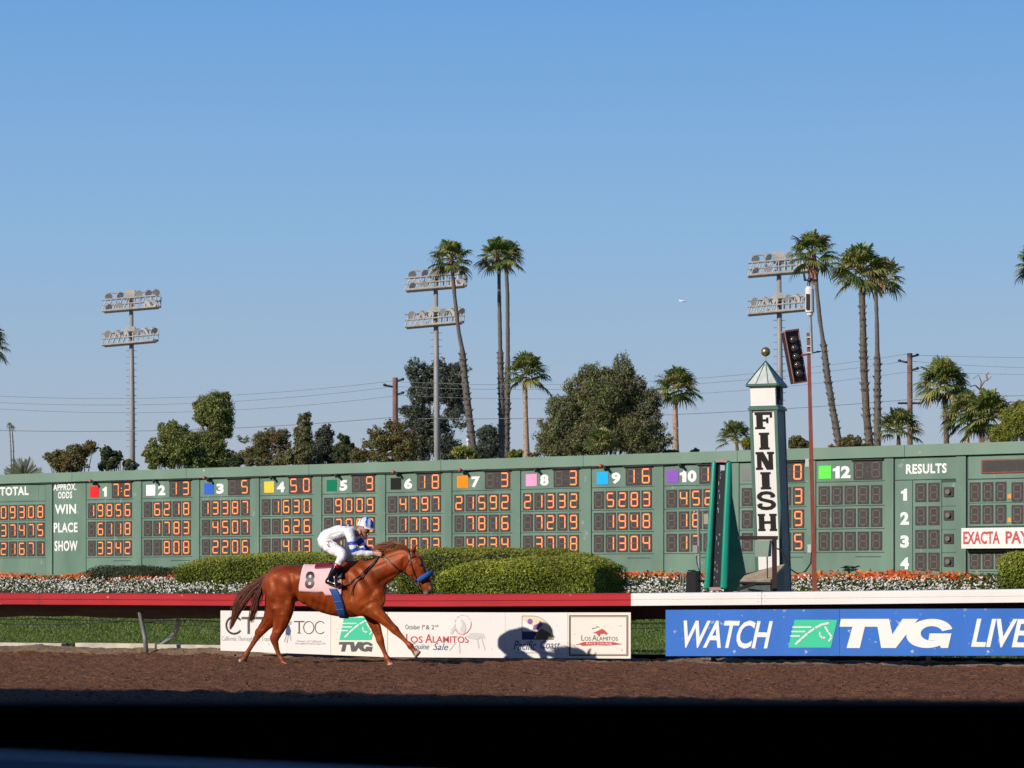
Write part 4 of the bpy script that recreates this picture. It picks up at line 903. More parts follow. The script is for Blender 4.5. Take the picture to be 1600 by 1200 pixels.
# ------------------------------------------------------------------ light towers
def light_tower():
    Y = 200.; base = at(208, 904+1.35*F/Y, Y); k = Y/F
    t = thing('light_tower', 'shortest floodlight tower standing alone at the far left', 'light tower', tuple(base), 'floodlight towers')
    Z = lambda y: CAMZ+(HZ-y)*k
    def X(x): return (x-208)*k+base.x
    m1 = M['galv']; mb = MB(); mb.tube([base, Vector((X(206.5), Y, Z(640))), Vector((X(204.8), Y, Z(456)))], [.24, .21, .15], 14); mb.build('pole', M['pole'], t, smooth=True)
    for (y0, y1, yt) in ((458, 487, 470), (515, 540, 522)):
        mb = MB(); two = y0 < 500
        xl, xr = (163, 247) if two else (163, 243); dp = 1.1
        lo = Z(y1); mid = Z((y1+yt)/2); hi = Z(yt)
        for d in (-dp/2, dp/2):
            sh = -1.0*(d/dp)*2.2*k*2      # slight skew of front and back rails seen from below
            L_, R_ = Vector((X(xl)-sh, Y+d, 0)), Vector((X(xr)-sh, Y+d, 0)); up = Vector((0, 0, (.12 if d > 0 else 0)))
            for z_ in ((lo, .10), (mid, .06), (hi, .075)): mb.bar(L_+Vector((0, 0, z_[0]))+up, R_+Vector((0, 0, z_[0]+.35))+up, z_[1], 6)
            for i in range(11):
                a = L_.lerp(R_, i/10); s_ = .35*i/10; mb.bar(a+Vector((0, 0, lo+s_)), a+Vector((.35 if i < 5 else .05, 0, hi+s_)), .045, 5)
        for i in range(6):
            a = X(xl)+(X(xr)-X(xl))*i/5; mb.bar((a, Y-dp/2, lo+.07*i), (a, Y+dp/2, lo+.07*i), .04, 5)
        fl = [Vector((X(xl), Y-dp/2, lo)), Vector((X(xr), Y-dp/2, lo+.35)), Vector((X(xr), Y+dp/2, lo+.35)), Vector((X(xl), Y+dp/2, lo))]; mb.prism([p-Vector((0, 0, .02)) for p in fl], (0, 0, -.07))
        if two: mb.bar((X(170), Y-.4, Z(459)), (X(246), Y-.4, Z(457)), .05, 6); [mb.bar((X(x), Y-.4, hi), (X(x), Y-.4, Z(458)), .03, 5) for x in (172, 190, 222, 240)]
        mb.box((X(204.6), Y-.2, Z(yt-(8 if two else 5))), .36, .25, .42 if two else .3); mb.build('crossarm_frame', M['pale_steel'], t)
        rows = [(462, (171, 188, 218, 232, 245)), (479, (170, 188, 232, 244))] if two else [(521, (170, 185, 198, 216, 229, 241))]
        for yy, xs_ in rows:
            for j, x in enumerate(xs_):
                R = Matrix.Rotation(math.radians(random.choice([-35, -20, 15, 40])), 3, 'Z') @ Matrix.Rotation(math.radians(random.uniform(-72, -50)), 3, 'X')
                c = Vector((X(x), Y-.45, Z(yy)+.35*(x-163)/84-.1)); mb = MB()
                n = 12; prof = [(0.05, -.28), (.13, -.25), (.17, -.1), (.29, .10), (.30, .15)]
                vs = []; fs = []
                for r_, h_ in prof:
                    for q in range(n): vs.append(c+R @ Vector((r_*math.cos(2*math.pi*q/n), r_*math.sin(2*math.pi*q/n), -h_)))
                for a in range(len(prof)-1):
                    for q in range(n): fs.append((a*n+q, a*n+(q+1) % n, (a+1)*n+(q+1) % n, (a+1)*n+q))
                fs.append(tuple(range(n))); mb.add(vs, fs, 0); mb.add([vs[(len(prof)-1)*n+q] for q in range(n)], [tuple(range(n))], 1)
                mb.box(c+Vector((0, .2, .22)), .04, .05, .08, mi=0)
                mb.build('floodlight', [M['lamp_body'], M['lens2']], t, smooth=False)
    mb = MB()
    for i in range(16): mb.bar((X(203)-.28, Y, Z(548+i*10)), (X(203)+.55, Y, Z(548+i*10)), .022, 4)
    mb.build('climbing_rung', M['pole'], t)
    return t
M['pole'] = mat('painted_grey_pole', (.27, .265, .25), .55, noise=.15, nscale=.6)
M['lamp_body'] = mat('lamp_housing', (.42, .38, .35), .5, noise=.3, nscale=1.5, metal=.3)
M['pale_steel'] = mat('pale_steel', (.44, .41, .37), .55, noise=.2, nscale=2)
M['lens2'] = mat('reflector_glass', (.62, .58, .54), .3)
LT = light_tower(); b_ = LT.location.copy()
p2 = at(684, 904+1.35*F/185.5, 185.5); copy_thing(LT, p2, 'floodlight tower whose lamp frames are crossed by a leaning palm trunk', 'floodlight towers')
p3 = at(1220.5, 904+1.35*F/176.5, 176.5); copy_thing(LT, p3, 'floodlight tower rising behind the finish post', 'floodlight towers')

# ------------------------------------------------------------------ utility poles, wires, far mast, aeroplane
M['wood'] = mat('weathered_pole_wood', (.20, .11, .08), .9, noise=.25, nscale=2)
def upole(x, yt, Y, label, w_=.22):
    b0 = at(x+1, 904+1.35*F/Y, Y); o = thing('utility_pole', label, 'utility pole', tuple(b0), 'wooden utility poles'); mb = MB(); top = at(x, yt, Y)
    mb.bar(b0, top, w_, 10, w_*.8); mb.build('shaft', M['wood'], o)
    for yy, s_, ln in ((yt+6, 1, .5), (yt+15, -1, .7), (yt+27, 1, .5)):
        c = at(x, yy, Y); mb = MB(); mb.bar(c, c+Vector((s_*ln, -.1, .12)), .07, 6); mb.ball(c+Vector((s_*ln, -.1, .14)), .12, .12, .1, 8, 6); mb.build('insulator_arm', M['dark'], o)
    c = at(x, yt+78, Y); mb = MB(); mb.bar(c+Vector((-.8, 0, 0)), c+Vector((.8, 0, 0)), .07, 6); mb.build('crossarm', M['dark'], o); return o
upole(617.5, 590, 170, 'reddish wooden utility pole left of the tall eucalyptus')
upole(1421.5, 552, 172, 'reddish wooden utility pole beside the low palm on the right')
M['wire'] = mat('grey_wire', (.26, .28, .30), .6)
wz = [[(-120, 612), (150, 621), (400, 617), (617, 594)], [(-120, 622), (150, 631), (400, 627), (617, 603)], [(-120, 630), (150, 643), (350, 643), (617, 618)], [(-120, 668), (150, 675), (400, 666), (617, 652)]]
wr = [[(617, 594), (830, 606), (1060, 585+7), (1250, 572), (1421, 555)], [(617, 603), (830, 607+4), (1060, 598+2), (1250, 585), (1421, 564)], [(617, 618), (830, 622), (1060, 617), (1250, 603), (1421, 580)], [(617, 652), (830, 658), (1060, 644), (1250, 637), (1421, 625)]]
wq = [[(1421, 555), (1500, 557), (1700, 560)], [(1421, 564), (1500, 570), (1700, 575)], [(1421, 580), (1500, 583), (1700, 586)], [(1421, 625), (1500, 621), (1700, 618)]]
def smooth_px(pts, n=24):
    xs_ = [p[0] for p in pts]; ys = [p[1] for p in pts]; out = []
    for i in range(n+1):
        x = xs_[0]+(xs_[-1]-xs_[0])*i/n
        # quadratic fit keeps the natural sag
        c = np.polyfit(xs_, ys, min(2, len(pts)-1)); out.append((x, float(np.polyval(c, x))))
    return out
for grp, nm in ((wz, 'left span'), (wr, 'middle span'), (wq, 'right span')):
    for i, p in enumerate(grp):
        mb = MB(); mb.tube([at(x, y, 171) for x, y in smooth_px(p)], .013 if i < 3 else .02, 4)
        tag(mb.build('power_line', M['wire']), ['topmost', 'second', 'third', 'lowest'][i]+' power line of the '+{'left span': 'span running left from the pole by the eucalyptus', 'middle span': 'span between the two wooden poles', 'right span': 'span leaving to the right of the right pole'}[nm], 'power line', 'power lines strung across the sky')
mb = MB(); mb.bar(at(731.5, 760, 120), at(731, 690, 120), .05, 8); mb.ball(at(731, 688, 120), .09); tag(mb.build('white_mast', M['boxw']), 'thin white mast between the eucalyptus and the paired palm trunks', 'mast')
# aeroplane: a tiny white speck in the sky
aY = 5000.; ap_ = thing('aeroplane', 'tiny white aeroplane in the clear sky right of centre', 'aeroplane', tuple(at(1066.5, 470.5, aY)))
M['plane'] = mat('white_aircraft', (.8, .8, .8), .4)
def AP(x, y, d=0): return at(x, y, aY+d)
mb = MB(); mb.tube([AP(1061.2, 470.2), AP(1062.5, 470.3), AP(1070, 470.8), AP(1072.6, 470.7)], [.3, 1.5, 1.5, .4], 10); mb.build('fuselage', M['plane'], ap_, smooth=True)
mb = MB(); mb.prism([AP(1067.5, 470.8, -14), AP(1068.6, 470.6, -14), AP(1068.6, 470.6, 14), AP(1067.5, 470.8, 14), AP(1065.4, 470.9, 0)], (0, 0, .4)); mb.build('wing', M['plane'], ap_)
mb = MB(); mb.prism([AP(1061.3, 470.2), AP(1063.2, 470.2), AP(1061.8, 467.6), AP(1060.9, 467.6)], (0, .5, 0)); mb.build('tail_fin', M['plane'], ap_)

# ------------------------------------------------------------------ foliage builders
PAL = {
 'olive': [(.075, .095, .030), (.095, .098, .042), (.055, .062, .025), (.115, .100, .050), (.085, .070, .035)],
 'green': [(.095, .125, .03), (.12, .145, .036), (.062, .082, .02), (.15, .16, .05), (.14, .12, .04)],
 'brown': [(.12, .085, .035), (.09, .085, .03), (.07, .06, .028), (.14, .09, .035), (.08, .10, .03)],
 'grey': [(.075, .09, .055), (.10, .115, .075), (.05, .065, .04), (.13, .135, .09)],
 'dark': [(.045, .06, .022), (.06, .08, .028), (.035, .045, .018)],
 'yellow': [(.14, .15, .025), (.18, .17, .03), (.10, .12, .02)],
 'hedge': [(.165, .20, .022), (.25, .27, .03), (.11, .145, .018), (.20, .23, .025), (.055, .08, .012)],
 'palm': [(.12, .165, .035), (.16, .20, .045), (.08, .12, .028), (.22, .24, .06), (.30, .27, .09)],
}
def leaf_quads(P, size, flat=.55, up=None):
    N = len(P); n = RNG.normal(0, 1, (N, 3)); 
    if up is not None: n = n*flat+up
    n /= np.linalg.norm(n, axis=1, keepdims=True); r = RNG.normal(0, 1, (N, 3)); a = np.cross(n, r); a /= np.linalg.norm(a, axis=1, keepdims=True); b = np.cross(n, a)
    s = size*RNG.uniform(.6, 1.35, (N, 1)); w_ = s*RNG.uniform(.35, .6, (N, 1))
    return np.stack([P-a*s, P-b*w_, P+a*s, P+b*w_], 1)
def tree(name, lobes, Y, pal, label, cat='tree', nleaf=6000, trunk=None, lsize=None, bare=False, group=None, clump=None, gap=.0, droop=0, dark_limb=True):
    """lobes: list of (px, py, rx, ry) crown masses in the picture; each filled with clumps of leaves around real limbs"""
    nleaf = int(nleaf*3.2); k = Y/F; cx = np.mean([l[0] for l in lobes]); base = at(trunk[0] if trunk else cx, 904+1.35*F/Y, Y)
    t = thing(name, label, cat, tuple(base), group)
    C = []; W_ = []; ex_ = []
    if len(lobes) > 2:
        for (x, y, rx, ry) in lobes:     # ragged outgrowths along the crown edge
            for _ in range(4):
                a_ = random.uniform(-.3, 3.44); f_ = random.uniform(.85, 1.12); s_ = random.uniform(.22, .42); ex_.append((x+rx*f_*math.cos(a_), y-ry*f_*math.sin(a_), max(rx*s_, 4), max(ry*s_, 4)))
    for (x, y, rx, ry) in list(lobes)+ex_:
        c0 = np.array(at(x, y, Y)); R = np.array([rx*k, (rx+ry)/2*k*.9, ry*k]); vol = rx*ry
        nc = max(5, int(vol**.72*1.6)); u = RNG.normal(0, 1, (nc, 3)); u /= np.linalg.norm(u, axis=1, keepdims=True); rr = RNG.uniform(.25, .93, (nc, 1))**.55
        C.append(c0+u*rr*R*np.array([1, 1, 1])); W_.append(np.full(nc, (rx*ry)**.5*k))
    C = np.concatenate(C); S = np.concatenate(W_)
    cr = (clump or .31)*.8*S*RNG.uniform(.65, 1.35, len(S)); keep = RNG.uniform(0, 1, len(S)) > gap; C = C[keep]; cr = cr[keep]
    w_ = cr**2; idx = RNG.choice(len(C), nleaf, p=w_/w_.sum())
    u = RNG.normal(0, 1, (nleaf, 3)); u /= np.linalg.norm(u, axis=1, keepdims=True)
    P = C[idx]+u*(cr[idx]*RNG.uniform(.3, 1.3, nleaf))[:, None]*np.array([1.15, 1.15, .85])
    if droop: P[:, 2] -= np.abs(RNG.normal(0, droop, nleaf))
    ls = lsize or .036+.012*Y/150
    Q = leaf_quads(P, ls, .9, u*.8+np.array([0, 0, .4]))
    pc = np.array(PAL[pal]); tint = RNG.integers(0, len(pc), len(C)); mixr = RNG.uniform(0, 1, nleaf) < .6
    ci = np.where(mixr, tint[idx], RNG.integers(0, len(pc), nleaf)); col = pc[ci]*dict(green=1.9, olive=2.35, grey=1.2, dark=1.7, brown=2.0, yellow=1.8)[pal]*RNG.uniform(.75, 1.25, (nleaf, 1))
    quads('crown', Q, M['leaf'], t, colors=col, off=np.array(base))
    mb = MB(); tw = trunk[1]*k if trunk else .2
    low = np.array(at(cx, np.mean([l[1]+l[3]*.5 for l in lobes]), Y)); fork = Vector((float(base.x+(low[0]-base.x)*.5), Y, max(.8, float(low[2]*.55)))) if not trunk or len(trunk) < 4 else at(trunk[2], trunk[3], Y)
    mb.tube([base, base.lerp(fork, .5)+Vector((tw*.4, 0, 0)), fork], [tw, tw*.8, tw*.65], 8)
    sel = RNG.choice(len(C), min(len(C), 26), replace=False)
    for j in sel:
        e = Vector(C[j].tolist()); m_ = fork.lerp(e, .5)+Vector((random.uniform(-.3, .3), 0, random.uniform(-.5, .1)))
        mb.tube([fork, m_, e], [tw*.30, tw*.17, tw*.05], 5)
    mb.build('trunk', bare if bare else M['tree_bark'], t, smooth=True)
    return t
M['redbark'] = mat('reddish_bark', (.24, .13, .09), .9, noise=.3, nscale=3)
M['palebark'] = mat('pale_eucalyptus_bark', (.32, .26, .20), .85, noise=.35, nscale=2)
g_ = 'trees beyond the tote board'
tree('broadleaf_tree', [(92, 718, 18, 14), (118, 712, 20, 16), (140, 700, 11, 11), (106, 728, 26, 10)], 115, 'brown', 'low rusty brown green tree at the far left behind the board', nleaf=7000, group=g_)
tree('broadleaf_tree', [(168, 707, 10, 9), (182, 716, 9, 9), (170, 725, 15, 8)], 118, 'dark', 'small dark tree left of the first floodlight tower', nleaf=3200, group=g_)
tree('shrub', [(368, 722, 14, 9), (352, 726, 12, 6)], 117, 'dark', 'low dark shrub filling the gap right of the round headed tree', 'shrub', nleaf=1400, group=g_)
tree('shrub', [(400, 724, 20, 7), (440, 722, 18, 7), (492, 722, 16, 8), (562, 716, 12, 12)], 119, 'olive', 'low olive scrub running along the board between the small trees', 'shrub', nleaf=3000, group=g_)
tree('shrub', [(204, 726, 12, 8), (158, 730, 6, 6)], 116, 'brown', 'low brown shrub at the foot of the first floodlight tower', 'shrub', nleaf=1500, group=g_)
tree('broadleaf_tree', [(272, 683, 22, 22), (245, 705, 17, 16), (262, 712, 24, 17), (290, 700, 24, 26), (240, 722, 12, 11), (305, 720, 20, 14)], 105, 'green', 'wide bushy green tree right of the first floodlight tower', nleaf=17000, group=g_)
tree('broadleaf_tree', [(335, 640, 27, 26), (345, 662, 20, 18), (320, 652, 15, 14), (328, 690, 24, 20), (325, 716, 30, 16), (352, 678, 12, 9), (380, 688, 8, 6), (360, 715, 8, 7)], 108, 'green', 'tall round headed green tree standing over its wide neighbour', nleaf=19000, trunk=(335, 8, 334, 690), group=g_)
tree('broadleaf_tree', [(378, 716, 16, 10), (420, 718, 30, 10), (412, 704, 16, 12), (430, 683, 26, 12), (408, 690, 14, 14), (400, 712, 22, 14), (445, 700, 10, 16), (458, 714, 14, 10)], 120, 'brown', 'sparse open tree with bare dark forking branches', nleaf=6500, trunk=(434, 4, 434, 700), gap=.15, group=g_)
tree('columnar_tree', [(477, 660, 9, 16), (474, 682, 14, 18), (475, 706, 17, 18), (455, 716, 14, 10)], 118, 'olive', 'narrow upright olive green tree taller than its neighbours', nleaf=8500, group=g_)
tree('columnar_tree', [(507, 678, 12, 14), (505, 700, 15, 20), (518, 712, 14, 12)], 122, 'grey', 'grey green upright tree with soft outline', nleaf=6000, group=g_)
tree('columnar_tree', [(537, 690, 9, 12), (537, 708, 17, 16), (552, 716, 8, 8)], 121, 'dark', 'small pointed dark tree before the bare brown one', nleaf=5000, group=g_)
tree('broadleaf_tree', [(560, 712, 12, 14), (604, 714, 30, 10), (588, 676, 13, 10), (578, 694, 14, 9), (600, 690, 20, 16), (618, 668, 16, 12), (632, 694, 22, 22), (575, 712, 14, 8)], 116, 'brown', 'thin reddish brown tree with bare pinkish branches', nleaf=7500, trunk=(628, 5, 626, 700), bare=M['redbark'], gap=.2, group=g_)
tree('eucalyptus', [(655, 582, 22, 18), (685, 575, 18, 14), (712, 580, 18, 14), (660, 610, 24, 20), (700, 610, 27, 24), (650, 640, 22, 16), (712, 640, 16, 18), (672, 662, 36, 16), (720, 662, 12, 8), (690, 692, 32, 16), (655, 690, 22, 20), (650, 712, 24, 10), (705, 712, 26, 10)], 200, 'grey', 'tall grey green eucalyptus behind the middle floodlight tower', nleaf=20000, lsize=.085, trunk=(672, 4, 668, 690), bare=M['palebark'], clump=.25, gap=.06, droop=.12, group=g_)
tree('broadleaf_tree', [(762, 682, 18, 18), (760, 705, 24, 14)], 128, 'grey', 'small grey tree between the leaning palm and the paired palms', nleaf=4500, group=g_)
tree('shrub', [(722, 706, 16, 9), (740, 712, 10, 7)], 110, 'yellow', 'yellow green shrub at the foot of the leaning palm', 'shrub', nleaf=1800, group=g_)
tree('shrub', [(806, 710, 12, 8)], 112, 'yellow', 'low yellow green shrub between the pair of palms and the pale trunk', 'shrub', nleaf=1200, group=g_)
tree('broadleaf_tree', [(948, 612, 50, 36), (925, 588, 21, 23), (972, 575, 19, 21), (1012, 690, 30, 24), (862, 690, 24, 24), (900, 606, 18, 16), (955, 600, 26, 20), (990, 600, 20, 18), (885, 635, 34, 22), (940, 640, 42, 30), (1005, 625, 25, 24), (870, 668, 26, 22), (925, 680, 44, 30), (985, 670, 40, 32), (1018, 655, 20, 18), (880, 700, 34, 18), (1000, 700, 26, 14), (1030, 672, 12, 14)], 112, 'olive', 'largest tree, broad and dusty olive, behind the low fan palm', nleaf=60000, clump=.22, droop=.10, group=g_)
tree('shrub', [(1086, 705, 9, 5)], 115, 'grey', 'tiny shrub peeping over the board right of the single palm', 'shrub', nleaf=700, group=g_)
tree('shrub', [(1048, 707, 16, 4), (835, 710, 10, 4)], 115, 'brown', 'thin brown scrub along the board at the pale palm trunk', 'shrub', nleaf=900, group=g_)
tree('shrub', [(1244, 692, 14, 11), (1256, 696, 12, 7)], 120, 'brown', 'rusty shrub between the finish post and the red pole', 'shrub', nleaf=2600, group=g_)
tree('shrub', [(1326, 692, 18, 8), (1345, 696, 10, 5), (1305, 700, 8, 5)], 120, 'brown', 'dry orange brown shrub right of the red pole', 'shrub', nleaf=2200, group=g_)
tree('shrub', [(1168, 692, 9, 9)], 118, 'yellow', 'yellow green shrub left of the finish post', 'shrub', nleaf=1200, group=g_)
tree('broadleaf_tree', [(1588, 660, 26, 26), (1570, 678, 22, 16), (1612, 650, 20, 28)], 120, 'yellow', 'yellow green tree at the right edge behind the palms', nleaf=9000, group=g_)
tree('broadleaf_tree', [(1596, 640, 16, 14), (1560, 690, 20, 10)], 135, 'brown', 'brownish treetop at the right edge above the yellow green tree', nleaf=3000, group=g_)
# bare twisted branches behind the right hand palms
bt = thing('bare_tree', 'bare twisted grey branches showing above the right hand palm group', 'tree', tuple(at(1535, 944, 128)))
mb = MB(); mb.tube([at(1535, 760, 128), at(1533, 640, 128), at(1532, 608, 128)], [.22, .10, .05], 6)
for pts in ([(1532, 610), (1533, 596), (1529, 586), (1520, 592)], [(1532, 606), (1538, 596), (1543, 594), (1550, 588)], [(1534, 612), (1524, 602), (1516, 604)], [(1543, 594), (1541, 586), (1545, 582)]):
    mb.tube([at(x, y, 128) for x, y in pts], [.045, .035, .025, .012][:len(pts)], 5)
mb.build('branches', M['redbark'], bt)

def palm(cx, cy, R, Y, tr, label, nf=28, pale=None, fan=True, lowest=-38, rough=None, skirt=False, w_=5.5, top_n=0, group='palm trees beyond the tote board', density=18, seed=0):
    """fan palm: crown centre (cx,cy), crown radius R px; tr: trunk pixel path from the crown down; rough: row below which old leaf bases cover the trunk"""
    rg = np.random.default_rng(seed+int(cx)+1000); k = Y/F; Rm = R*k; c = at(cx, cy, Y); base = at(tr[-1][0], 904+1.35*F/Y, Y)
    t = thing('fan_palm', label, 'palm', tuple(base), group)
    pts = [at(x, y, Y) for x, y in tr]+[base]
    mb = MB(); mt = MB()
    rs = [w_*.85*k*(.62+.38*min(1, i/max(1, len(pts)-1))) for i in range(len(pts))]
    dense = []; dr = []
    for i in range(len(pts)-1):
        n = max(2, int((pts[i]-pts[i+1]).length/.35))
        for j in range(n):
            q = j/n; P = pts[i].lerp(pts[i+1], q); py = HZ-(P.z-CAMZ)/k; r_ = rs[i]*(1-q)+rs[i+1]*q
            if rough and py > rough: r_ *= 1.35
            dense.append(P); dr.append(r_*rg.uniform(.9, 1.1))
    dense.append(pts[-1]); dr.append(rs[-1]); mb.tube(dense, dr, 10)
    mtr = M['palm_bark_pale'] if pale else (M['palm_bark'] if not rough else M['palm_smooth'])
    mb.build('trunk', mtr, t, smooth=True)
    # old leaf bases: short spikes pointing up and out
    for P, r_ in zip(dense, dr):
        py = HZ-(P.z-CAMZ)/k
        if (rough and py < rough) or (not rough and not pale and rg.random() < .2): continue
        for q in range(10 if not pale else 4):
            a = rg.uniform(0, 6.28); d_ = Vector((math.cos(a), math.sin(a), 0)); s_ = r_*rg.uniform(.25, .8)*(1 if not pale else .55); tg = Vector((-d_.y, d_.x, 0))*r_*.35
            b0 = P+d_*r_*.9; mt.add([b0-tg-Vector((0, 0, .1)), b0+tg-Vector((0, 0, .1)), b0+d_*s_+Vector((0, 0, s_*.9)), P+d_*r_*.7+Vector((0, 0, .05))], [(0, 1, 2), (1, 3, 2), (3, 0, 2)])
    if mt.n: mt.build('leaf_bases', M['palm_bark_pale'] if pale else M['palm_bark'], t)
    Q = []; colr = []; pc = np.array(PAL['palm']); pet = MB()
    nS = density
    for i in range(nf):
        el = math.radians(lowest+(88-lowest)*((i+.5)/nf)**.85); az = i*2.39996+rg.uniform(-.3, .3)
        d_ = np.array([math.cos(az)*math.cos(el), math.sin(az)*math.cos(el), math.sin(el)])
        pl_ = Rm*rg.uniform(.42, .58); start = np.array(c)-np.array([0, 0, Rm*.22]); hub = start+d_*pl_
        hub[2] -= .06*Rm*(1-math.sin(el)); pet.tube([Vector(start.tolist()), Vector(((start+hub)/2+np.array([0, 0, .03*Rm])).tolist()), Vector(hub.tolist())], [.035*Rm/1.6, .028*Rm/1.6, .02*Rm/1.6], 4, cap=False)
        side = np.cross(d_, [0, 0, 1.]); side /= np.linalg.norm(side)+1e-6; roll = rg.uniform(-.5, .5); nrm_ = np.cross(side, d_); side = side*math.cos(roll)+nrm_*math.sin(roll)
        L = Rm*rg.uniform(.48, .66); base_c = pc[rg.integers(0, len(pc))]*rg.uniform(.8, 1.2)
        for s in range(nS):
            th = (s/(nS-1)-.5)*math.radians(210); ln = L*(.72+.28*math.cos(th))*rg.uniform(.85, 1.1)
            v = d_*math.cos(th)+side*math.sin(th); wv = np.cross(v, nrm_); wv /= np.linalg.norm(wv)+1e-6; w0 = .10*L*.6; tilt = nrm_*rg.uniform(-.5, .5)*w0
            g = np.array([0, 0, -1.]); a0 = hub; a1 = hub+v*ln*.5+g*ln*.05; a2 = hub+v*ln*.82+g*ln*.20; a3 = hub+v*ln*.98+g*ln*rg.uniform(.32, .5)
            q0 = wv*w0*.35; q1 = wv*w0+tilt; q2 = wv*w0*.6+tilt; q3 = wv*w0*.12
            Q += [[a0-q0, a0+q0, a1+q1, a1-q1], [a1-q1, a1+q1, a2+q2, a2-q2], [a2-q2, a2+q2, a3+q3, a3-q3]]
            cc = base_c*rg.uniform(.8, 1.2); colr += [cc, cc, cc*np.array([1.15, 1.05, 1])]
    quads('fronds', np.array(Q), M['palm_leaf'], t, colors=np.array(colr), off=np.array(base))
    pet.build('leaf_stalks', M['stalk'], t)
    if skirt:
        mk = MB()
        for i in range(60):
            a = rg.uniform(0, 6.28); d_ = Vector((math.cos(a), math.sin(a), 0)); P = Vector(c)-Vector((0, 0, Rm*rg.uniform(.2, .55))); r0 = rs[0]*rg.uniform(.7, 1.4); ln = Rm*skirt*rg.uniform(.4, 1)
            tg = Vector((-d_.y, d_.x, 0))*Rm*.06; mk.add([P+d_*r0-tg, P+d_*r0+tg, P+d_*(r0+Rm*.12)+tg*.5-Vector((0, 0, ln)), P+d_*(r0+Rm*.10)-tg*.5-Vector((0, 0, ln))], [(0, 1, 2, 3)])
        mk.build('dead_leaf_skirt', M['dead_frond'], t)
    return t
M['stalk'] = mat('frond_stalk', (.20, .20, .07), .6)
palm(705, 397, 38, 180, [(706, 414), (710, 460), (717, 520), (722, 545), (726, 590), (733, 650), (741, 718)], 'tall slim palm leaning left, its trunk crossing the middle floodlight tower', rough=548, skirt=.3, w_=5.2)
palm(776, 393, 36, 182, [(779.5, 410), (780, 460), (782, 560), (784, 640), (783.5, 716)], 'left palm of the close pair of very tall palms', rough=552, skirt=.3, w_=5.0)
palm(795, 394, 31, 186, [(790.5, 412), (793, 460), (793.5, 560), (792, 640), (791, 716)], 'right palm of the close pair of very tall palms', rough=570, skirt=.3, w_=5.0)
palm(824, 574, 41, 150, [(820, 592), (821, 640), (822, 680), (823, 715)], 'mid height palm with pale trunk beside the tall pair', pale=1, w_=6.2, nf=30)
palm(1057, 597, 40, 152, [(1055.5, 620), (1055, 650), (1056, 706)], 'single mid height palm with pale trunk right of the largest tree', pale=1, w_=6.6, nf=32)
palm(1148, 678, 33, 125, [(1151, 692), (1152, 705)], 'short palm with light fronds just left of the finish post', w_=4, nf=24, lowest=-25)
palm(1270, 387, 43, 165, [(1274.5, 412), (1276, 450), (1281, 500), (1287, 540), (1293, 590), (1303, 650), (1312, 700)], 'tall palm with a curved slim trunk beside the right floodlight tower', rough=535, skirt=.9, w_=5.2)
palm(1344, 413, 50, 150, [(1346, 440), (1348, 500), (1350, 580), (1354, 650), (1359, 698)], 'stout palm with a shaggy thick trunk, largest crown on the right', w_=8.4, nf=40)
palm(1380, 424, 37, 160, [(1368, 446), (1370, 500), (1371, 560), (1371, 620), (1371, 698)], 'palm with half smooth trunk close behind the stout palm', rough=552, skirt=.5, w_=5.4)
palm(1405, 662, 42, 130, [(1404, 680), (1404, 700)], 'short dark fan palm at the foot of the right utility pole', w_=5, nf=28, lowest=-20)
palm(1474, 588, 48, 128, [(1476, 618), (1478, 660), (1479, 696)], 'mid height palm leading the right hand palm group', w_=6.5, nf=44, pale=None, rough=None)
palm(1512, 640, 47, 124, [(1512, 665), (1511, 696)], 'low pale green palm second in the right hand group', w_=5.5, nf=38, pale=1)
palm(1546, 640, 50, 122, [(1545, 668), (1545, 696)], 'low palm with reddish pale trunk nearest the right edge', w_=6.5, nf=38, pale=1)
palm(940, 690, 34, 104, [(940, 712), (940, 730)], 'low light green fan palm in front of the largest tree', w_=5, nf=26, lowest=5)
palm(1618, 405, 36, 160, [(1622, 430), (1624, 560), (1625, 700)], 'tall palm cut off by the right edge of the view', w_=5)
palm(-20, 528, 38, 150, [(-18, 550), (-18, 720)], 'palm cut off by the left edge of the view', w_=5)
palm(15, 664, 7, 300, [(15, 668), (17, 700), (18, 745)], 'left one of two thin distant palms at the left edge', w_=1.3, nf=16, density=9)
palm(18.5, 668, 7, 300, [(19, 672), (21, 700), (21.5, 745)], 'right one of two thin distant palms at the left edge', w_=1.5, nf=16, density=9)
# young date palm: long straight leaflets rising over the board at the left
yp = thing('young_date_palm', 'grey green tuft of young palm fronds rising over the board at left', 'palm', tuple(at(38, 945, 110)))
Q = []; colr = []; c = np.array(at(38, 748, 110)); kk = 110/F
for i in range(20):
    a = math.radians(20+140*i/19); L = 33*kk*random.uniform(.8, 1.1); d_ = np.array([math.cos(a), random.uniform(-.3, .3), math.sin(a)]); 
    for s in range(14):
        q = .25+.75*s/14; P = c+d_*L*q+np.array([0, 0, -.15*q*q*L*abs(d_[0])]); 
        for sg in (-1, 1):
            v = d_*.7+np.array([-d_[2]*sg, .2*sg, d_[0]*sg])*.5; v /= np.linalg.norm(v); e = P+v*L*.16; w2 = np.array([.02, 0, .01])
            Q.append([P-w2, P+w2, e+w2*.2, e-w2*.2]); colr.append(np.array([.13, .14, .06])*random.uniform(.7, 1.3))
quads('fronds', np.array(Q), M['palm_leaf'], yp, colors=np.array(colr), off=np.array(yp.location))
mb = MB(); mb.bar(Vector((yp.location.x, 110, 0)), Vector(c.tolist()), .3, 10); mb.build('trunk', M['palm_bark'], yp)
ya = tree('shrub', [(206, 728, 11, 5)], 112, 'grey', 'pale grey wisp of foliage right of the first tower foot', 'shrub', nleaf=500, group=g_)

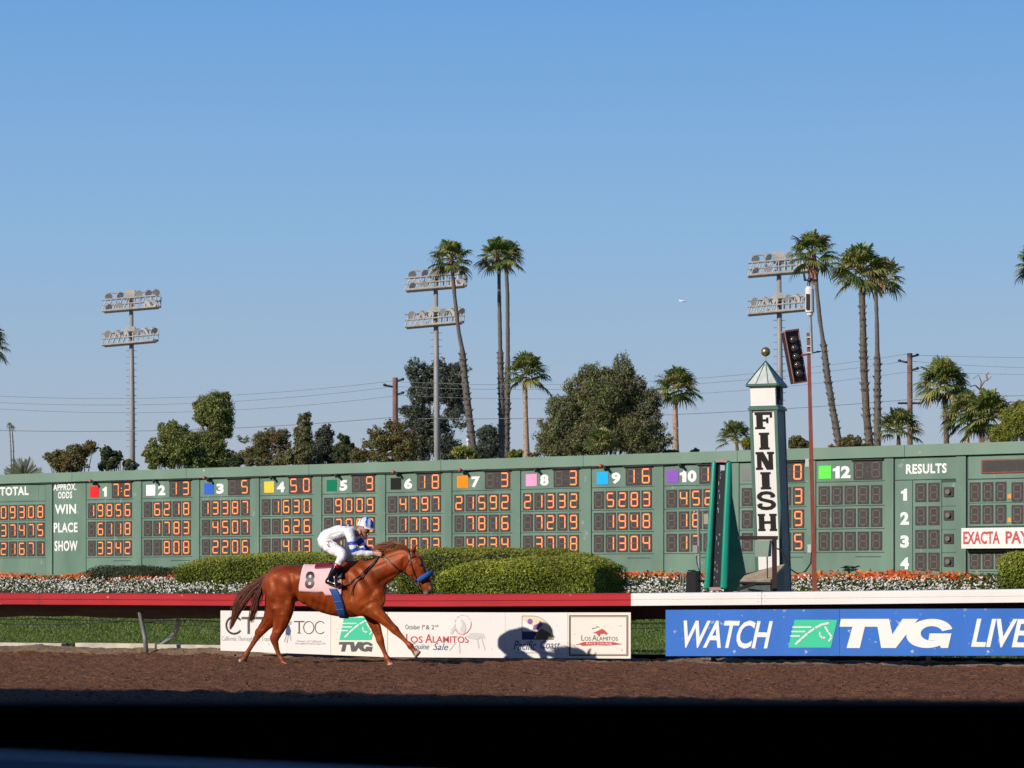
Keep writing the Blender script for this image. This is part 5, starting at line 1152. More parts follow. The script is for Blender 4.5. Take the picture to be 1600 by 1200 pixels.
# ------------------------------------------------------------------ clipped hedges, shrubs, flower beds
def hedge(name, x0, x1, Yf, Yb_, top, label, pal='hedge', n=16000, zb=None, sz=.027, wob=.11, expn=5, topf=None, slope=.42, tone_=1.0):
    """clipped hedge: rounded block, x0..x1 px, between depths Yf..Yb (at mid), top row px"""
    n = int(n*2.4); mx = (x0+x1)/2; Ym = (Yf+Yb_)/2; pl = Plane(Ym*(1+slope*(mx-800)/F), slope); l0, l1 = pl.l(x0), pl.l(x1); hl = (l1-l0)/2; lc = (l0+l1)/2; hd = (Yb_-Yf)/2
    ztop = pl.z(mx, top); c = pl.W(lc, 0); zb = GZ(c.x, c.y)-.05 if zb is None else zb; H = ztop-zb
    o = thing(name, label, 'hedge' if 'hedge' in name else 'plant', (c.x, c.y, zb))
    def shape(a, b, h):  # directions -> point; superellipsoid-like
        pass
    u = RNG.normal(0, 1, (n*2, 3)); u /= np.linalg.norm(u, axis=1, keepdims=True)
    # cosine-free box mapping: project directions on a superellipsoid
    sc = (np.abs(u)**expn).sum(1)**(-1/expn); P = u*sc[:, None]; P = P[P[:, 2] > -.98][:n]; 
    # area-correct a little by resampling along the length
    P[:, 0] = np.where(np.abs(P[:, 0]) < .93, RNG.uniform(-.96, .96, len(P)), P[:, 0])
    ed_ = 1-.18*np.clip((np.abs(P[:, 0])-.75)/.25, 0, 1)
    nv = P.copy()
    L_ = P[:, 0]*hl; D_ = P[:, 1]*hd; Zf = topf(P[:, 0]) if topf else 1.0
    Hh_ = H*(Zf if topf else 1.0)
    Z_ = zb+(P[:, 2]*.5+.5)*Hh_*ed_; wobn = wob*(vnoise(L_*1.3+50, Z_*2+D_*1.7+50, 3)-.5)*2
    L_ = L_+wobn*P[:, 0]; D_ = D_*(1+0)+wobn*P[:, 1]; Z_ = Z_+wobn*P[:, 2]*.6
    dep_ = RNG.uniform(-.06, .035, len(P)); un = np.array(pl.u); nn = -np.array(pl.n)
    W_ = np.array(pl.W(lc, 0))[None, :]+un*(L_+dep_*P[:, 0])[:, None]+nn*(D_+dep_*P[:, 1])[:, None]; W_[:, 2] = Z_+dep_*P[:, 2]
    nw = un*nv[:, [0]]+nn*nv[:, [1]]+np.array([0, 0, 1.])*nv[:, [2]]
    Q = leaf_quads(W_, sz, .8, nw+np.array([0, 0, .3]))
    pc = np.array(PAL[pal]); tone = vnoise(L_*2+9, Z_*4+9, 7); ci = np.clip((RNG.uniform(0, 1, len(P))*len(pc)).astype(int), 0, len(pc)-1); top_yellow = RNG.uniform(0, 1, len(P)) < np.clip(P[:, 2]-.15, 0, .75); base_ = np.where(top_yellow[:, None] & (pal == 'hedge'), np.array([.30, .31, .035]), pc[ci]); col = base_*tone_*(.75+.5*tone)[:, None]  # yellow-green leaf colour picked more often towards the top
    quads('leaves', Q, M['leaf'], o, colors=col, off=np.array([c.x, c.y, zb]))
    # woody dark core so gaps between leaves look into the plant
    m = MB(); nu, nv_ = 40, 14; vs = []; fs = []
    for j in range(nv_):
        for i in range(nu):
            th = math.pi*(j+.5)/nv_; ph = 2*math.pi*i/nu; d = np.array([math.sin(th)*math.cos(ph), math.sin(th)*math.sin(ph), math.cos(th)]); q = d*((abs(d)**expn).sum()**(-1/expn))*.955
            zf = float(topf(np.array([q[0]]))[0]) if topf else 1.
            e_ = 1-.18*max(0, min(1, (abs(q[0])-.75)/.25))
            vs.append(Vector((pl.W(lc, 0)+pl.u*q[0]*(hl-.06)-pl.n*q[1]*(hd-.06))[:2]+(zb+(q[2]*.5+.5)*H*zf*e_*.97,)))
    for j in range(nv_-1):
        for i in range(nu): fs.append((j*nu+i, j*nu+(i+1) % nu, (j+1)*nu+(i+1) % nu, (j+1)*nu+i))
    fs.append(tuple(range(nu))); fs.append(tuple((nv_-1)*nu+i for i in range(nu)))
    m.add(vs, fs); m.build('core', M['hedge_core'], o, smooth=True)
    return o
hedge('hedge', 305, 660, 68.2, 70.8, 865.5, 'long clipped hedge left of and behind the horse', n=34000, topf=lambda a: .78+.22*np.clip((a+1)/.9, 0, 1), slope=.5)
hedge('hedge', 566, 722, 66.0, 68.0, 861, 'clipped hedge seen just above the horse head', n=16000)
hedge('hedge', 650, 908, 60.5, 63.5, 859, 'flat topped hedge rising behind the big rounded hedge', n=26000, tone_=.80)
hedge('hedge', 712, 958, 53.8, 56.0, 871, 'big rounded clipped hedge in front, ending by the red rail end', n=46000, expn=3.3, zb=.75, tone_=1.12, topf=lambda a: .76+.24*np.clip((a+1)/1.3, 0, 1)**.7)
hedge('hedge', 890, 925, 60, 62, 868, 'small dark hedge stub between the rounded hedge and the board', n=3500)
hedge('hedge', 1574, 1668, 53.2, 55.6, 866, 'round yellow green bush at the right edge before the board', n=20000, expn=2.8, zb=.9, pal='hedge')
hedge('ground_hedge', 150, 285, 73.0, 74.8, 886, 'low dark green tufty mound behind the orange flowers', n=9000, pal='dark', expn=2.2, zb=1.15)
# weed growing against the board
wd_ = thing('weed', 'small dark leafy weed growing against the board below number 12', 'plant', tuple(at(1328, 898, 59.5)))
mb = MB()
for i in range(9):
    b0 = at(1327, 897, 59.5); a = random.uniform(-.9, .9); e_ = b0+Vector((math.sin(a)*.2, random.uniform(-.05, .05), .12+.18*math.cos(a)*random.random()*1.1)); mb.bar(b0, e_, .006, 4); 
    for q in (.6, 1): p = b0.lerp(e_, q); s_ = .07; mb.add([p, p+Vector((s_, -.02, .02)), p+Vector((s_*1.7*(1 if a > 0 else -1), 0, .0)), p+Vector((.02, .02, -.03))], [(0, 1, 2, 3)])
mb.build('leaves', mat('weed_leaf', (.02, .045, .012), .6), wd_)

def bedpos(N, t0, t1, X0, X1):
    x = RNG.uniform(X0, X1, N); t = RNG.uniform(t0, t1, N); yr = kerbY(x)+.25; Yb = boardY(x); y = yr+(Yb-yr)*t
    return x, y, t, np.array([GZ(a, b) for a, b in zip(x, y)])
def flowers(name, N, t0, t1, palette, hmin, hmax, size, green, ngreen, label, X0=-24, X1=16):
    off = np.array([0, 60, 1.0])
    x, y, tt, z = bedpos(ngreen, t0, t1, X0, X1); bump_ = .09*vnoise(x*1.3, y*1.3, 11)
    P = np.stack([x, y, z+RNG.uniform(0, hmin, ngreen)+bump_], -1); Q1 = leaf_quads(P, .05, .9, np.array([0, 0, .5])); g = np.array(PAL[green]); c1 = g[RNG.integers(0, len(g), ngreen)]*.8
    x, y, tt, z = bedpos(N, t0, t1, X0, X1); bump_ = .09*vnoise(x*1.3, y*1.3, 11); patch = vnoise(x*.9+3, y*.9, 13)
    keep = RNG.uniform(0, 1, N) < ((-.25+1.75*patch) if 'orange' in name else .35+.9*patch); x, y, z, bump_ = x[keep], y[keep], z[keep], bump_[keep]; N = len(x)
    P = np.stack([x, y, z+hmin+RNG.uniform(-.06, hmax-hmin, N)+bump_], -1); Q2 = leaf_quads(P, size, .45, np.array([-.35, -.7, .5]))
    pc = np.array(palette); c2 = pc[RNG.integers(0, len(pc), N)]*RNG.uniform(.85, 1.05, (N, 1))
    o = quads(name, np.concatenate([Q1, Q2]), [M['leaf'], M['petal']], None, colors=np.concatenate([c1, c2]), mi=[0]*len(Q1)+[1]*len(Q2))
    tag(o, label, 'flowers', kind='stuff')
M['petal'] = mat('petals', (.8, .8, .8), .6, vcol=True, transl=.2)
flowers('white_flower_bed', 16500, .73, .90, [(.78, .76, .68), (.8, .79, .74), (.68, .66, .55), (.74, .68, .68)], .12, .19, .034, 'green', 46000, 'white flowers massed along the foot of the tote board')
flowers('orange_flower_bed', 23000, .895, .955, [(.62, .08, .008), (.70, .13, .012), (.50, .045, .006), (.75, .26, .02)], .09, .16, .046, 'green', 12000, 'orange flowers in a strip behind the white ones')
# ------------------------------------------------------------------ horse and rider (closed lofts fused by a voxel remesh into one skin)
HPL = Plane(40*(1+.42*(540-800)/F), .42)
def HC(cx, cy, off=0): return HPL.P(340+cx/4.4444, 790+cy/4.4444, off)      # horse sketch units -> world
def JX(x, y): return 533.3+.5185*x, .5185*y
def JC(x, y, off=0): a, b_ = JX(x, y); return HC(a, b_, off)
def inv_HC(P):
    px = 800+F*P[:, 0]/P[:, 1]; py = HZ-(P[:, 2]-CAMZ)*F/P[:, 1]; return (px-340)*4.4444, (py-790)*4.4444
def crm(p, n=5):
    p = [np.array(q, float) for q in p]; out = []
    for i in range(len(p)-1):
        a = p[max(i-1, 0)]; b_, c = p[i], p[i+1]; d = p[min(i+2, len(p)-1)]
        for k in range(n):
            t = k/n; out.append(.5*((2*b_)+(-a+c)*t+(2*a-5*b_+4*c-d)*t*t+(-a+3*b_-3*c+d)*t**3))
    out.append(p[-1]); return out
NL = HPL.n
def loft(mb, pts, conv=HC, rs=1/444., n=16, k=5, infl=0, round_=True, sub=5, sq=0):
    """pts: (x, y, off, r_in_plane, r_lateral_m)"""
    q = crm(pts, sub); C = [np.array(conv(a[0], a[1], a[2])) for a in q]; RP = [max(a[3]*rs+infl, .002) for a in q]; RL = [max(a[4]+infl, .002) for a in q]
    rings = []
    for i in range(len(C)):
        t = C[min(i+1, len(C)-1)]-C[max(i-1, 0)]; t /= np.linalg.norm(t)+1e-9; nl = np.array(NL); p = np.cross(t, nl); p /= np.linalg.norm(p)+1e-9; b_ = np.cross(p, t)
        rings.append((C[i], p, b_, t, RP[i], RL[i]))
    full = []
    if round_:
        c, p, b_, t, a, l = rings[0]; m = min(a, l)
        for h, s in ((-.80, .35), (-.6, .65), (-.3, .9)): full.append((c+t*h*m, p, b_, a*s, l*s))
    for c, p, b_, t, a, l in rings: full.append((c, p, b_, a, l))
    if round_:
        c, p, b_, t, a, l = rings[-1]; m = min(a, l)
        for h, s in ((.3, .9), (.6, .65), (.80, .35)): full.append((c+t*h*m, p, b_, a*s, l*s))
    vs = []; fs = []
    for c, p, b_, a, l in full:
        for j in range(n):
            an = 2*math.pi*j/n; vs.append(c+p*math.cos(an)*a+b_*math.sin(an)*l)
    for i in range(len(full)-1):
        for j in range(n): fs.append((i*n+j, i*n+(j+1) % n, (i+1)*n+(j+1) % n, (i+1)*n+j))
    fs.append(tuple(range(n-1, -1, -1))); fs.append(tuple((len(full)-1)*n+j for j in range(n))); mb.add(vs, fs)
def fuse(mb, name, mats, parent, voxel, smooth_it=4, fac=.5, disp=None, relax=None):
    me = bpy.data.meshes.new('tmp'); me.from_pydata([tuple(v) for v in mb.v], [], mb.f); me.update()
    bmx = bmesh.new(); bmx.from_mesh(me); bmesh.ops.recalc_face_normals(bmx, faces=bmx.faces); bmx.to_mesh(me); bmx.free()
    o = bpy.data.objects.new('tmp', me); COL.objects.link(o)
    r = o.modifiers.new('r', 'REMESH'); r.mode = 'VOXEL'; r.voxel_size = voxel; r.use_smooth_shade = True; extra = relax
    s = o.modifiers.new('s', 'SMOOTH'); s.factor = fac; s.iterations = smooth_it
    dg = bpy.context.evaluated_depsgraph_get(); dg.update(); me2 = bpy.data.meshes.new_from_object(o.evaluated_get(dg)); bpy.data.objects.remove(o)
    me2.name = name; world = np.empty(len(me2.vertices)*3, np.float32); me2.vertices.foreach_get('co', world); world = world.reshape(-1, 3)
    if relax is not None:      # soften joins where the weight is high, keep thin limbs
        wt = relax(world)[:, None]; ed = np.empty(len(me2.edges)*2, np.int32); me2.edges.foreach_get('vertices', ed); ed = ed.reshape(-1, 2); cnt = np.bincount(ed.ravel(), minlength=len(world))[:, None]
        for _ in range(22):
            acc = np.stack([np.bincount(np.concatenate([ed[:, 0], ed[:, 1]]), weights=np.concatenate([world[ed[:, 1], k], world[ed[:, 0], k]]), minlength=len(world)) for k in range(3)], 1)
            world = world+(acc/np.maximum(cnt, 1)-world)*.6*wt
        me2.vertices.foreach_set('co', world.astype(np.float32).ravel()); me2.update()
    off = np.array(ORIG[parent.name]) if parent is not None else np.zeros(3)
    ob = link(name, me2, mats, parent)
    me2.polygons.foreach_set('use_smooth', [True]*len(me2.polygons))
    bv = BVHTree.FromPolygons([tuple(v) for v in world], [tuple(p.vertices) for p in me2.polygons])
    nm_ = np.empty(len(me2.vertices)*3, np.float32); me2.vertices.foreach_get('normal', nm_); nm_ = nm_.reshape(-1, 3)
    if disp is not None: world = world+nm_*disp(world)[:, None]
    me2.vertices.foreach_set('co', (world-off).astype(np.float32).ravel()); me2.update()
    return ob, world, bv
def paint(ob, colors):
    at_ = ob.data.attributes.new('Col', 'FLOAT_COLOR', 'POINT'); c = np.ones((len(colors), 4), np.float32); c[:, :3] = colors; at_.data.foreach_set('color', c.ravel())

M['coat'] = mat('chestnut_coat', (.2, .06, .02), .46, vcol=True, noise=.34, nscale=5, spec=.5, bump=.08, bscale=30)
M['coat'].node_tree.nodes['Principled BSDF'].inputs['Specular Tint'].default_value = (1, .45, .25, 1)
M['hair'] = mat('horse_hair', (.105, .028, .012), .6, spec=.25, noise=.35, nscale=12, vcol=True)
horse = thing('horse', 'chestnut racehorse at full stride wearing a pink number 8 saddlecloth and blue noseband', 'horse', tuple(HC(700, 1110)))
mb = MB(); L_ = lambda p, **k: loft(mb, p, **k)
L_([(345, 565, 0, 62, .11), (378, 560, 0, 112, .19), (430, 553, 0, 139, .245), (500, 545, 0, 138, .265), (575, 533, 0, 124, .27), (660, 555, 0, 147, .285), (760, 577, 0, 174, .295), (860, 582, 0, 192, .285), (945, 577, 0, 198, .255), (1025, 572, 0, 176, .225), (1090, 585, 0, 132, .19), (1128, 600, 0, 78, .13)], n=28)
L_([(985, 515, 0, 140, .17), (1075, 480, 0, 118, .125), (1150, 442, 0, 103, .10), (1222, 398, 0, 94, .088), (1282, 368, 0, 80, .08), (1328, 346, 0, 60, .072)], n=24)
L_([(1336, 345, 0, 50, .08), (1362, 405, 0, 74, .10), (1395, 462, 0, 60, .082), (1425, 513, 0, 50, .062), (1452, 560, 0, 45, .06), (1466, 587, 0, 36, .052)], n=22)
L_([(1335, 400, .055, 40, .035), (1350, 445, .06, 52, .04), (1362, 475, .055, 38, .03)]); L_([(1335, 400, -.055, 40, .035), (1350, 445, -.06, 52, .04), (1362, 475, -.055, 38, .03)])
L_([(1400, 380, .05, 16, .02), (1418, 430, .055, 14, .018), (1432, 480, .045, 12, .015)])            # brow and facial crest
L_([(1476, 566, .03, 16, .022), (1486, 588, .032, 17, .022)]); L_([(1476, 566, -.03, 16, .022), (1486, 588, -.032, 17, .022)])   # nostril flares
L_([(1440, 604, 0, 15, .035), (1462, 611, 0, 13, .03)])                                              # lower lip
for s_ in (1, -1):
    L_([(1356-2*s_, 318, .05*s_, 15, .022), (1368-3*s_, 292, .058*s_, 13, .018), (1382-6*s_, 268, .055*s_, 4, .006)], n=10)
# muscle masses
for s_ in (1, -1):
    L_([(1080, 505, .11*s_, 45, .05), (1000, 590, .17*s_, 88, .085), (985, 660, .175*s_, 90, .08), (1040, 720, .14*s_, 62, .07)])       # shoulder
    L_([(905, 610, .20*s_, 60, .06), (960, 690, .18*s_, 62, .06), (1010, 730, .15*s_, 50, .05)])                                          # triceps
    L_([(400, 500, .13*s_, 80, .11), (430, 580, .17*s_, 105, .10), (445, 660, .175*s_, 95, .085)])                                        # haunch
    L_([(520, 480, .14*s_, 60, .09), (500, 590, .18*s_, 62, .07), (478, 680, .18*s_, 55, .06)])                                           # stifle line
    L_([(1130, 470, .055*s_, 32, .045), (1230, 410, .05*s_, 34, .04), (1290, 390, .04*s_, 28, .035)])                                    # neck cord
    L_([(1110, 600, .10*s_, 55, .07), (1125, 650, .10*s_, 52, .06), (1090, 720, .12*s_, 45, .06)])                                        # breast
# legs: near fore stretched out, far fore on the ground, near hind under the body, far hind trailing
L_([(1000, 640, .12, 90, .09), (1055, 700, .145, 76, .085), (1105, 745, .15, 55, .07), (1163, 797, .15, 42, .056), (1208, 842, .15, 31, .044), (1232, 864, .15, 31, .043), (1252, 886, .15, 24, .034), (1290, 925, .15, 17, .026), (1318, 954, .15, 17, .026), (1337, 974, .15, 24, .033), (1354, 996, .15, 18, .028), (1366, 1010, .15, 20, .033)])
L_([(1366, 1010, .15, 22, .036), (1380, 1024, .15, 27, .046), (1394, 1037, .15, 31, .052)], round_=False)
L_([(1020, 680, -.11, 78, .09), (1062, 745, -.14, 60, .075), (1090, 820, -.14, 44, .058), (1118, 900, -.14, 31, .044), (1130, 938, -.14, 31, .043), (1139, 965, -.14, 24, .034), (1156, 1010, -.14, 17.5, .026), (1170, 1046, -.14, 19, .027), (1178, 1062, -.14, 25, .034), (1190, 1085, -.14, 19, .03)])
L_([(1190, 1084, -.14, 22, .036), (1198, 1100, -.14, 28, .046), (1204, 1113, -.14, 31, .05)], round_=False)
L_([(455, 600, .12, 120, .11), (452, 690, .15, 102, .10), (446, 760, .155, 80, .082), (432, 830, .155, 57, .062), (408, 895, .155, 38, .046), (396, 930, .155, 34, .043), (402, 962, .155, 25, .034), (416, 1010, .155, 19, .027), (432, 1048, .155, 18.5, .027), (442, 1066, .155, 24, .033), (453, 1088, .155, 19, .03)])
L_([(398, 880, .155, 14, .02), (376, 915, .155, 15, .022), (392, 950, .155, 14, .018)])
L_([(452, 1086, .155, 21, .035), (461, 1100, .155, 27, .045), (468, 1112, .155, 30, .05)], round_=False)
L_([(420, 640, -.10, 110, .11), (398, 720, -.14, 88, .095), (368, 785, -.145, 63, .075), (328, 836, -.145, 43, .052), (296, 876, -.145, 35, .044), (276, 908, -.145, 25, .034), (242, 964, -.145, 19, .027), (210, 1015, -.145, 18.5, .027), (196, 1038, -.145, 25, .034), (188, 1062, -.145, 20, .03)])
L_([(312, 850, -.145, 13, .02), (274, 868, -.145, 15, .022), (268, 905, -.145, 13, .018)])
L_([(190, 1058, -.145, 22, .035), (172, 1076, -.145, 25, .045), (154, 1086, -.145, 22, .046)], round_=False)
L_([(345, 480, 0, 26, .035), (322, 500, 0, 24, .032), (296, 530, 0, 16, .025)])          # dock
FEAT = [   # (polyline in sketch units, half width, height in m): grooves are negative, muscle bellies positive
 ([(945, 425), (1000, 490), (1060, 560), (1110, 615)], 15, -.010), ([(905, 460), (915, 540), (930, 620), (965, 690)], 17, -.009),
 ([(960, 480), (1000, 560), (1040, 630)], 26, .008), ([(930, 640), (985, 690), (1050, 700)], 22, .010), ([(985, 740), (1040, 690), (1105, 665)], 10, -.008),
 ([(1060, 560), (1090, 620), (1085, 680)], 18, .009), ([(1120, 560), (1150, 610), (1140, 680)], 14, -.007), ([(1110, 540), (1190, 500), (1262, 472)], 12, -.009), ([(1090, 500), (1180, 455), (1270, 430)], 18, .006),
 ([(1050, 430), (1150, 385), (1250, 345), (1310, 330)], 14, -.006), ([(1040, 470), (1110, 440), (1190, 400)], 22, .006), ([(1300, 350), (1288, 420), (1300, 470)], 10, -.009),
 ([(1330, 380), (1325, 440), (1352, 490)], 10, .006), ([(1385, 400), (1405, 450), (1425, 500)], 6, .005), ([(1375, 440), (1400, 500), (1420, 540)], 8, -.005), ([(1425, 440), (1445, 500), (1462, 540)], 7, -.004),
 ([(585, 500), (560, 570), (545, 640), (530, 700)], 18, -.013), ([(370, 480), (395, 560), (400, 640), (395, 720)], 16, -.009), ([(345, 600), (372, 680), (392, 740)], 14, .008), ([(440, 470), (470, 550), (480, 640)], 26, .008),
 ([(505, 470), (520, 540), (515, 610)], 14, -.008), ([(430, 620), (440, 690), (450, 760)], 12, -.007), ([(500, 660), (490, 720), (470, 780)], 20, .009), ([(420, 760), (425, 820), (405, 880)], 9, -.006), ([(455, 780), (440, 850), (420, 900)], 10, .005),
 ([(560, 440), (650, 430), (740, 425)], 14, -.004), ([(600, 640), (700, 690), (800, 725)], 14, -.006), ([(580, 600), (680, 640), (790, 665)], 22, .006), ([(545, 655), (600, 690)], 14, .008),
 ([(1085, 740), (1150, 790), (1205, 835)], 8, .006), ([(1070, 765), (1130, 815), (1190, 850)], 6, -.006), ([(1120, 735), (1175, 778), (1225, 830)], 6, -.005), ([(1255, 880), (1330, 960)], 4, -.003),
 ([(1085, 800), (1110, 860), (1128, 920)], 6, -.006), ([(1140, 960), (1172, 1050)], 4, -.003), ([(355, 790), (320, 840), (300, 865)], 7, -.005), ([(275, 900), (205, 1020)], 4, -.003), ([(405, 960), (440, 1055)], 4, -.003)]
def seg_gauss(cx, cy, pts, w_):
    """smooth ridge around a polyline, fading at its ends"""
    q = np.array(crm([np.array(p, float) for p in pts], 6)) if len(pts) > 2 else np.array([np.array(pts[0])*(1-t)+np.array(pts[1])*t for t in np.linspace(0, 1, 12)]); d2 = np.full(len(cx), 1e9); tt = np.zeros(len(cx))
    for i, p in enumerate(q):
        d = (cx-p[0])**2+(cy-p[1])**2; m = d < d2; d2[m] = d[m]; tt[m] = i/(len(q)-1)
    return np.exp(-d2/(2*w_*w_))*np.clip(np.minimum(tt, 1-tt)*5, .15, 1)
def hdisp(P):
    cx, cy = inv_HC(P); lt = (P-np.array(HPL.O))@np.array(NL); sk = 48*lt/.3     # far side points drift in the sketch; bring both flanks to the same features
    n1 = vnoise(P[:, 0]*6+40, P[:, 2]*5+40, 21)-.5; out = .003*n1
    side = np.clip(np.abs(lt)/.05, 0, 1)
    far = lt < 0; cxs = cx+np.where(far, -2*np.abs(sk)*0, 0)
    for pts, w_, h_ in FEAT: out = out+1.9*h_*seg_gauss(cxs, cy, pts, w_)*side*np.where(cy > 740, 1, 1)
    out = out+np.where((cx > 610) & (cx < 860) & (cy > 600) & (cy < 745), .0022*np.sin((cx+.25*cy)/7.5)*np.clip((cx-610)/60, 0, 1), 0)
    vein = np.clip(1-np.abs(vnoise(P[:, 0]*9+60+P[:, 1]*4, P[:, 2]*7+60, 5)-.5)*18, 0, 1)
    return out+vein*.0022*np.where((cy > 640) | (cx > 1290), 1, 0)*(cy < 1000)
hb, HV, HB = fuse(mb, 'body', M['coat'], horse, .0125, 5, .5, hdisp, lambda W_: (lambda c: np.clip((830-c[1])/120, .04, 1)*np.clip((1360-c[0])/80, .12, 1))(inv_HC(W_)))
cx, cy = inv_HC(HV); n_ = len(HV)
col = np.tile(np.array([.185, .027, .0052]), (n_, 1))
def blend(mask, c): 
    global col
    m = np.clip(mask, 0, 1)[:, None]; col = col*(1-m)+np.array(c)*m
ns = vnoise(HV[:, 0]*3+30, HV[:, 2]*3+30, 3)
blend((ns-.45)*1.2, (.32, .068, .012))
blend((.35-ns)*1.3, (.095, .022, .007))
blend((cy-840)/200*.6, (.20, .055, .022))
def near(x, y, r, soft=1.): return np.clip((r-np.hypot(cx-x, cy-y))/(soft*r), 0, 1)
blend(near(1482, 592, 62, .8), (.085, .055, .042)); blend(near(1490, 583, 11, .5), (.01, .008, .007)); blend(near(1446, 610, 26, .7), (.30, .19, .14))
blend(near(1352, 325, 34, .9), (.06, .02, .01)); blend(near(1413, 412, 20, .8), (.05, .018, .01)); blend(near(1420, 395, 60, .9)*.35, (.08, .03, .012))
for x, y, r in ((1396, 1042, 44), (1204, 1118, 30), (468, 1118, 30)): blend(near(x, y, r, .25), (.42, .33, .25))
blend(near(140, 1085, 30, .4), (.55, .48, .40)); blend(near(178, 1088, 30, .6), (.07, .04, .03))
for x, y in ((1330, 985), (1182, 1072), (440, 1075), (200, 1050)): blend(near(x, y, 26, .8)*.5, (.12, .04, .02))
# dusty pasterns
paint(hb, col*RNG.uniform(.97, 1.03, (n_, 1)))
mb = MB(); e_ = HC(1411, 412, .085); mb.ball(e_, .016, nu=12, nv=8); mb.build('eye', mat('dark_eye', (.01, .006, .005), .08, spec=.8), horse, smooth=True)
def hit(P, d, dist=3):
    h = HB.ray_cast(Vector(P), Vector(d), dist); return (h[0], h[1]) if h[0] is not None else None
def lat(cx_, cy_, off=.012, side=1):
    """surface point of the body under a sketch point, from the near (side=1) or far flank"""
    o = HC(cx_, cy_, 0); # march on the ray so the picture position holds for the near side
    P0 = HC(cx_, cy_, 1.0*side); d = (HC(cx_, cy_, -1.0*side)-P0).normalized(); h = hit(P0, d, 2.2)
    return (h[0]-d*off) if h else HC(cx_, cy_, .10*side)
UPV = Vector((0, 0, 1))
def wrap(stations, phis, off, cyc=572):
    """stations: cx(phi, s) functions sampled on a grid -> list of points around the barrel"""
    out = []
    for row in stations:
        r = []
        for cxx, cyy, ph in row:
            c = HC(cxx+48*math.sin(ph), cyy, 0); d = (UPV*math.cos(ph)+NL*math.sin(ph)).normalized(); h = hit(c, d, 1.2)
            r.append((h[0]+d*off) if h else c+d*(.3+off))
        out.append(r)
    return out
def sheet(name, rows, m_, parent, thick=.006, smooth=True):
    V = []; Fs = []; nr, nc = len(rows), len(rows[0])
    for r in rows: V += r
    for i in range(nr-1):
        for j in range(nc-1): Fs.append((i*nc+j, i*nc+j+1, (i+1)*nc+j+1, (i+1)*nc+j))
    m = MB(); m.add(V, Fs); o = m.build(name, m_, parent, smooth=smooth); s = o.modifiers.new('s', 'SOLIDIFY'); s.thickness = thick; s.offset = 0; return o
M['pink'] = mat('pink_cloth', (.80, .50, .50), .75, noise=.05, nscale=6, bump=.25, bscale=9)
M['girth'] = mat('royal_blue_webbing', (.012, .07, .28), .6, noise=.15, nscale=20)
M['noseband'] = mat('blue_fleece', (.01, .085, .36), .9, noise=.2, nscale=30, bump=.6, bscale=60)
M['strap'] = mat('dark_leather', (.022, .012, .010), .4)
M['saddle_red'] = mat('dark_red_pad', (.16, .008, .018), .5)
rows = []
for j in range(37):
    q = j/36; row = []
    for i in range(29):
        f = i/28; cxx = 574+f*294; phL = math.radians(np.interp(cxx, [566, 700, 750, 765, 866], [101, 103, 101, 112, 112])); ph = -phL+2*phL*q
        lift = max(0, math.cos(ph)); cx2 = cxx+30*lift*(1-f)+8*math.sin(f*7)*.3
        row.append((cx2, 572, ph))
    rows.append(row)
cl = wrap(rows, None, .014); sheet('saddlecloth', cl, M['pink'], horse)
# dark 8, laid on the cloth
v, f = text_geo('8', .03); mbt = MB(); pts = []
for x, y in v:
    cx_ = 603+66*x+8*y; cy_ = 577-122*y; p = lat(cx_, cy_, .024); pts.append(p)
mbt.add(pts, f); sc_ = [c for c in horse.children if c.name.startswith('saddlecloth')][0]
def child_build(m, nm, mt, par, org):
    o = m.build(nm, mt, None); o.parent = par; V = np.empty(len(o.data.vertices)*3, np.float32); o.data.vertices.foreach_get('co', V); V = V.reshape(-1, 3)-np.array(org); o.data.vertices.foreach_set('co', V.astype(np.float32).ravel()); o.data.update(); return o
child_build(mbt, 'number', M['black'], sc_, ORIG['horse'])
rows = []
for j in range(41):
    ph = math.radians(88+184*j/40); c = -math.cos(ph); y_ = 572+150*max(0, c)
    cxm = 812+66*min(1, max(0, (c+.05))); rows.append([(cxm+dx, 572+8, ph) for dx in (-27, -13, 0, 13, 27)])
sheet('girth', wrap(rows, None, .018), M['girth'], horse, .008)
mb = MB()
for y_ in (668, 722): a = lat(833+(y_-668)*.28-22, y_, .03); b_ = lat(833+(y_-668)*.28+26, y_-2, .03); mb.bar(a, b_, .004, 5)
mb.build('girth_buckle', M['galv'], horse)
def strap(pts, r=.0085, nm='strap', m_=None, off=.012, n=6, proj=True, flat=False):
    q = crm(pts, n); mb = MB(); P = []
    for a in q: P.append(lat(a[0], a[1], off) if proj else HC(a[0], a[1], a[2]))
    mb.tube(P, r, 6); return mb.build(nm, m_ or M['strap'], horse)
strap([(1322, 300), (1336, 369), (1357, 455), (1381, 504), (1388, 540)], .010, 'bridle')
strap([(1336, 369), (1316, 410), (1290, 440)], .008, 'throat_latch')
strap([(1336, 369), (1352, 358), (1372, 350)], .009, 'browband')
strap([(1362, 522), (1385, 528), (1402, 545), (1410, 565)], .012, 'chin_strap')
mb = MB(); mb.tube([HC(1388, 545, .085)+Vector((.02*math.cos(a), 0, .02*math.sin(a))) for a in np.linspace(0, 6.28, 14)], .006, 5); mb.build('bit_ring', M['galv'], horse)
nb = [HC(1393, 522, .095), HC(1420, 505, .10), HC(1456, 482, .088), HC(1478, 472, .03), HC(1480, 474, -.03), HC(1456, 486, -.085), HC(1410, 512, -.09)]
mb = MB(); q = crm([tuple(p) for p in nb], 5); mb.tube([Vector(p) for p in q], [.030]+[.043]*(len(q)-2)+[.03], 12); mb.build('noseband', M['noseband'], horse, smooth=True)
strap([(1388, 548), (1340, 505), (1263, 452), (1205, 400), (1178, 378), (1142, 345)], .010, 'rein', off=.03)
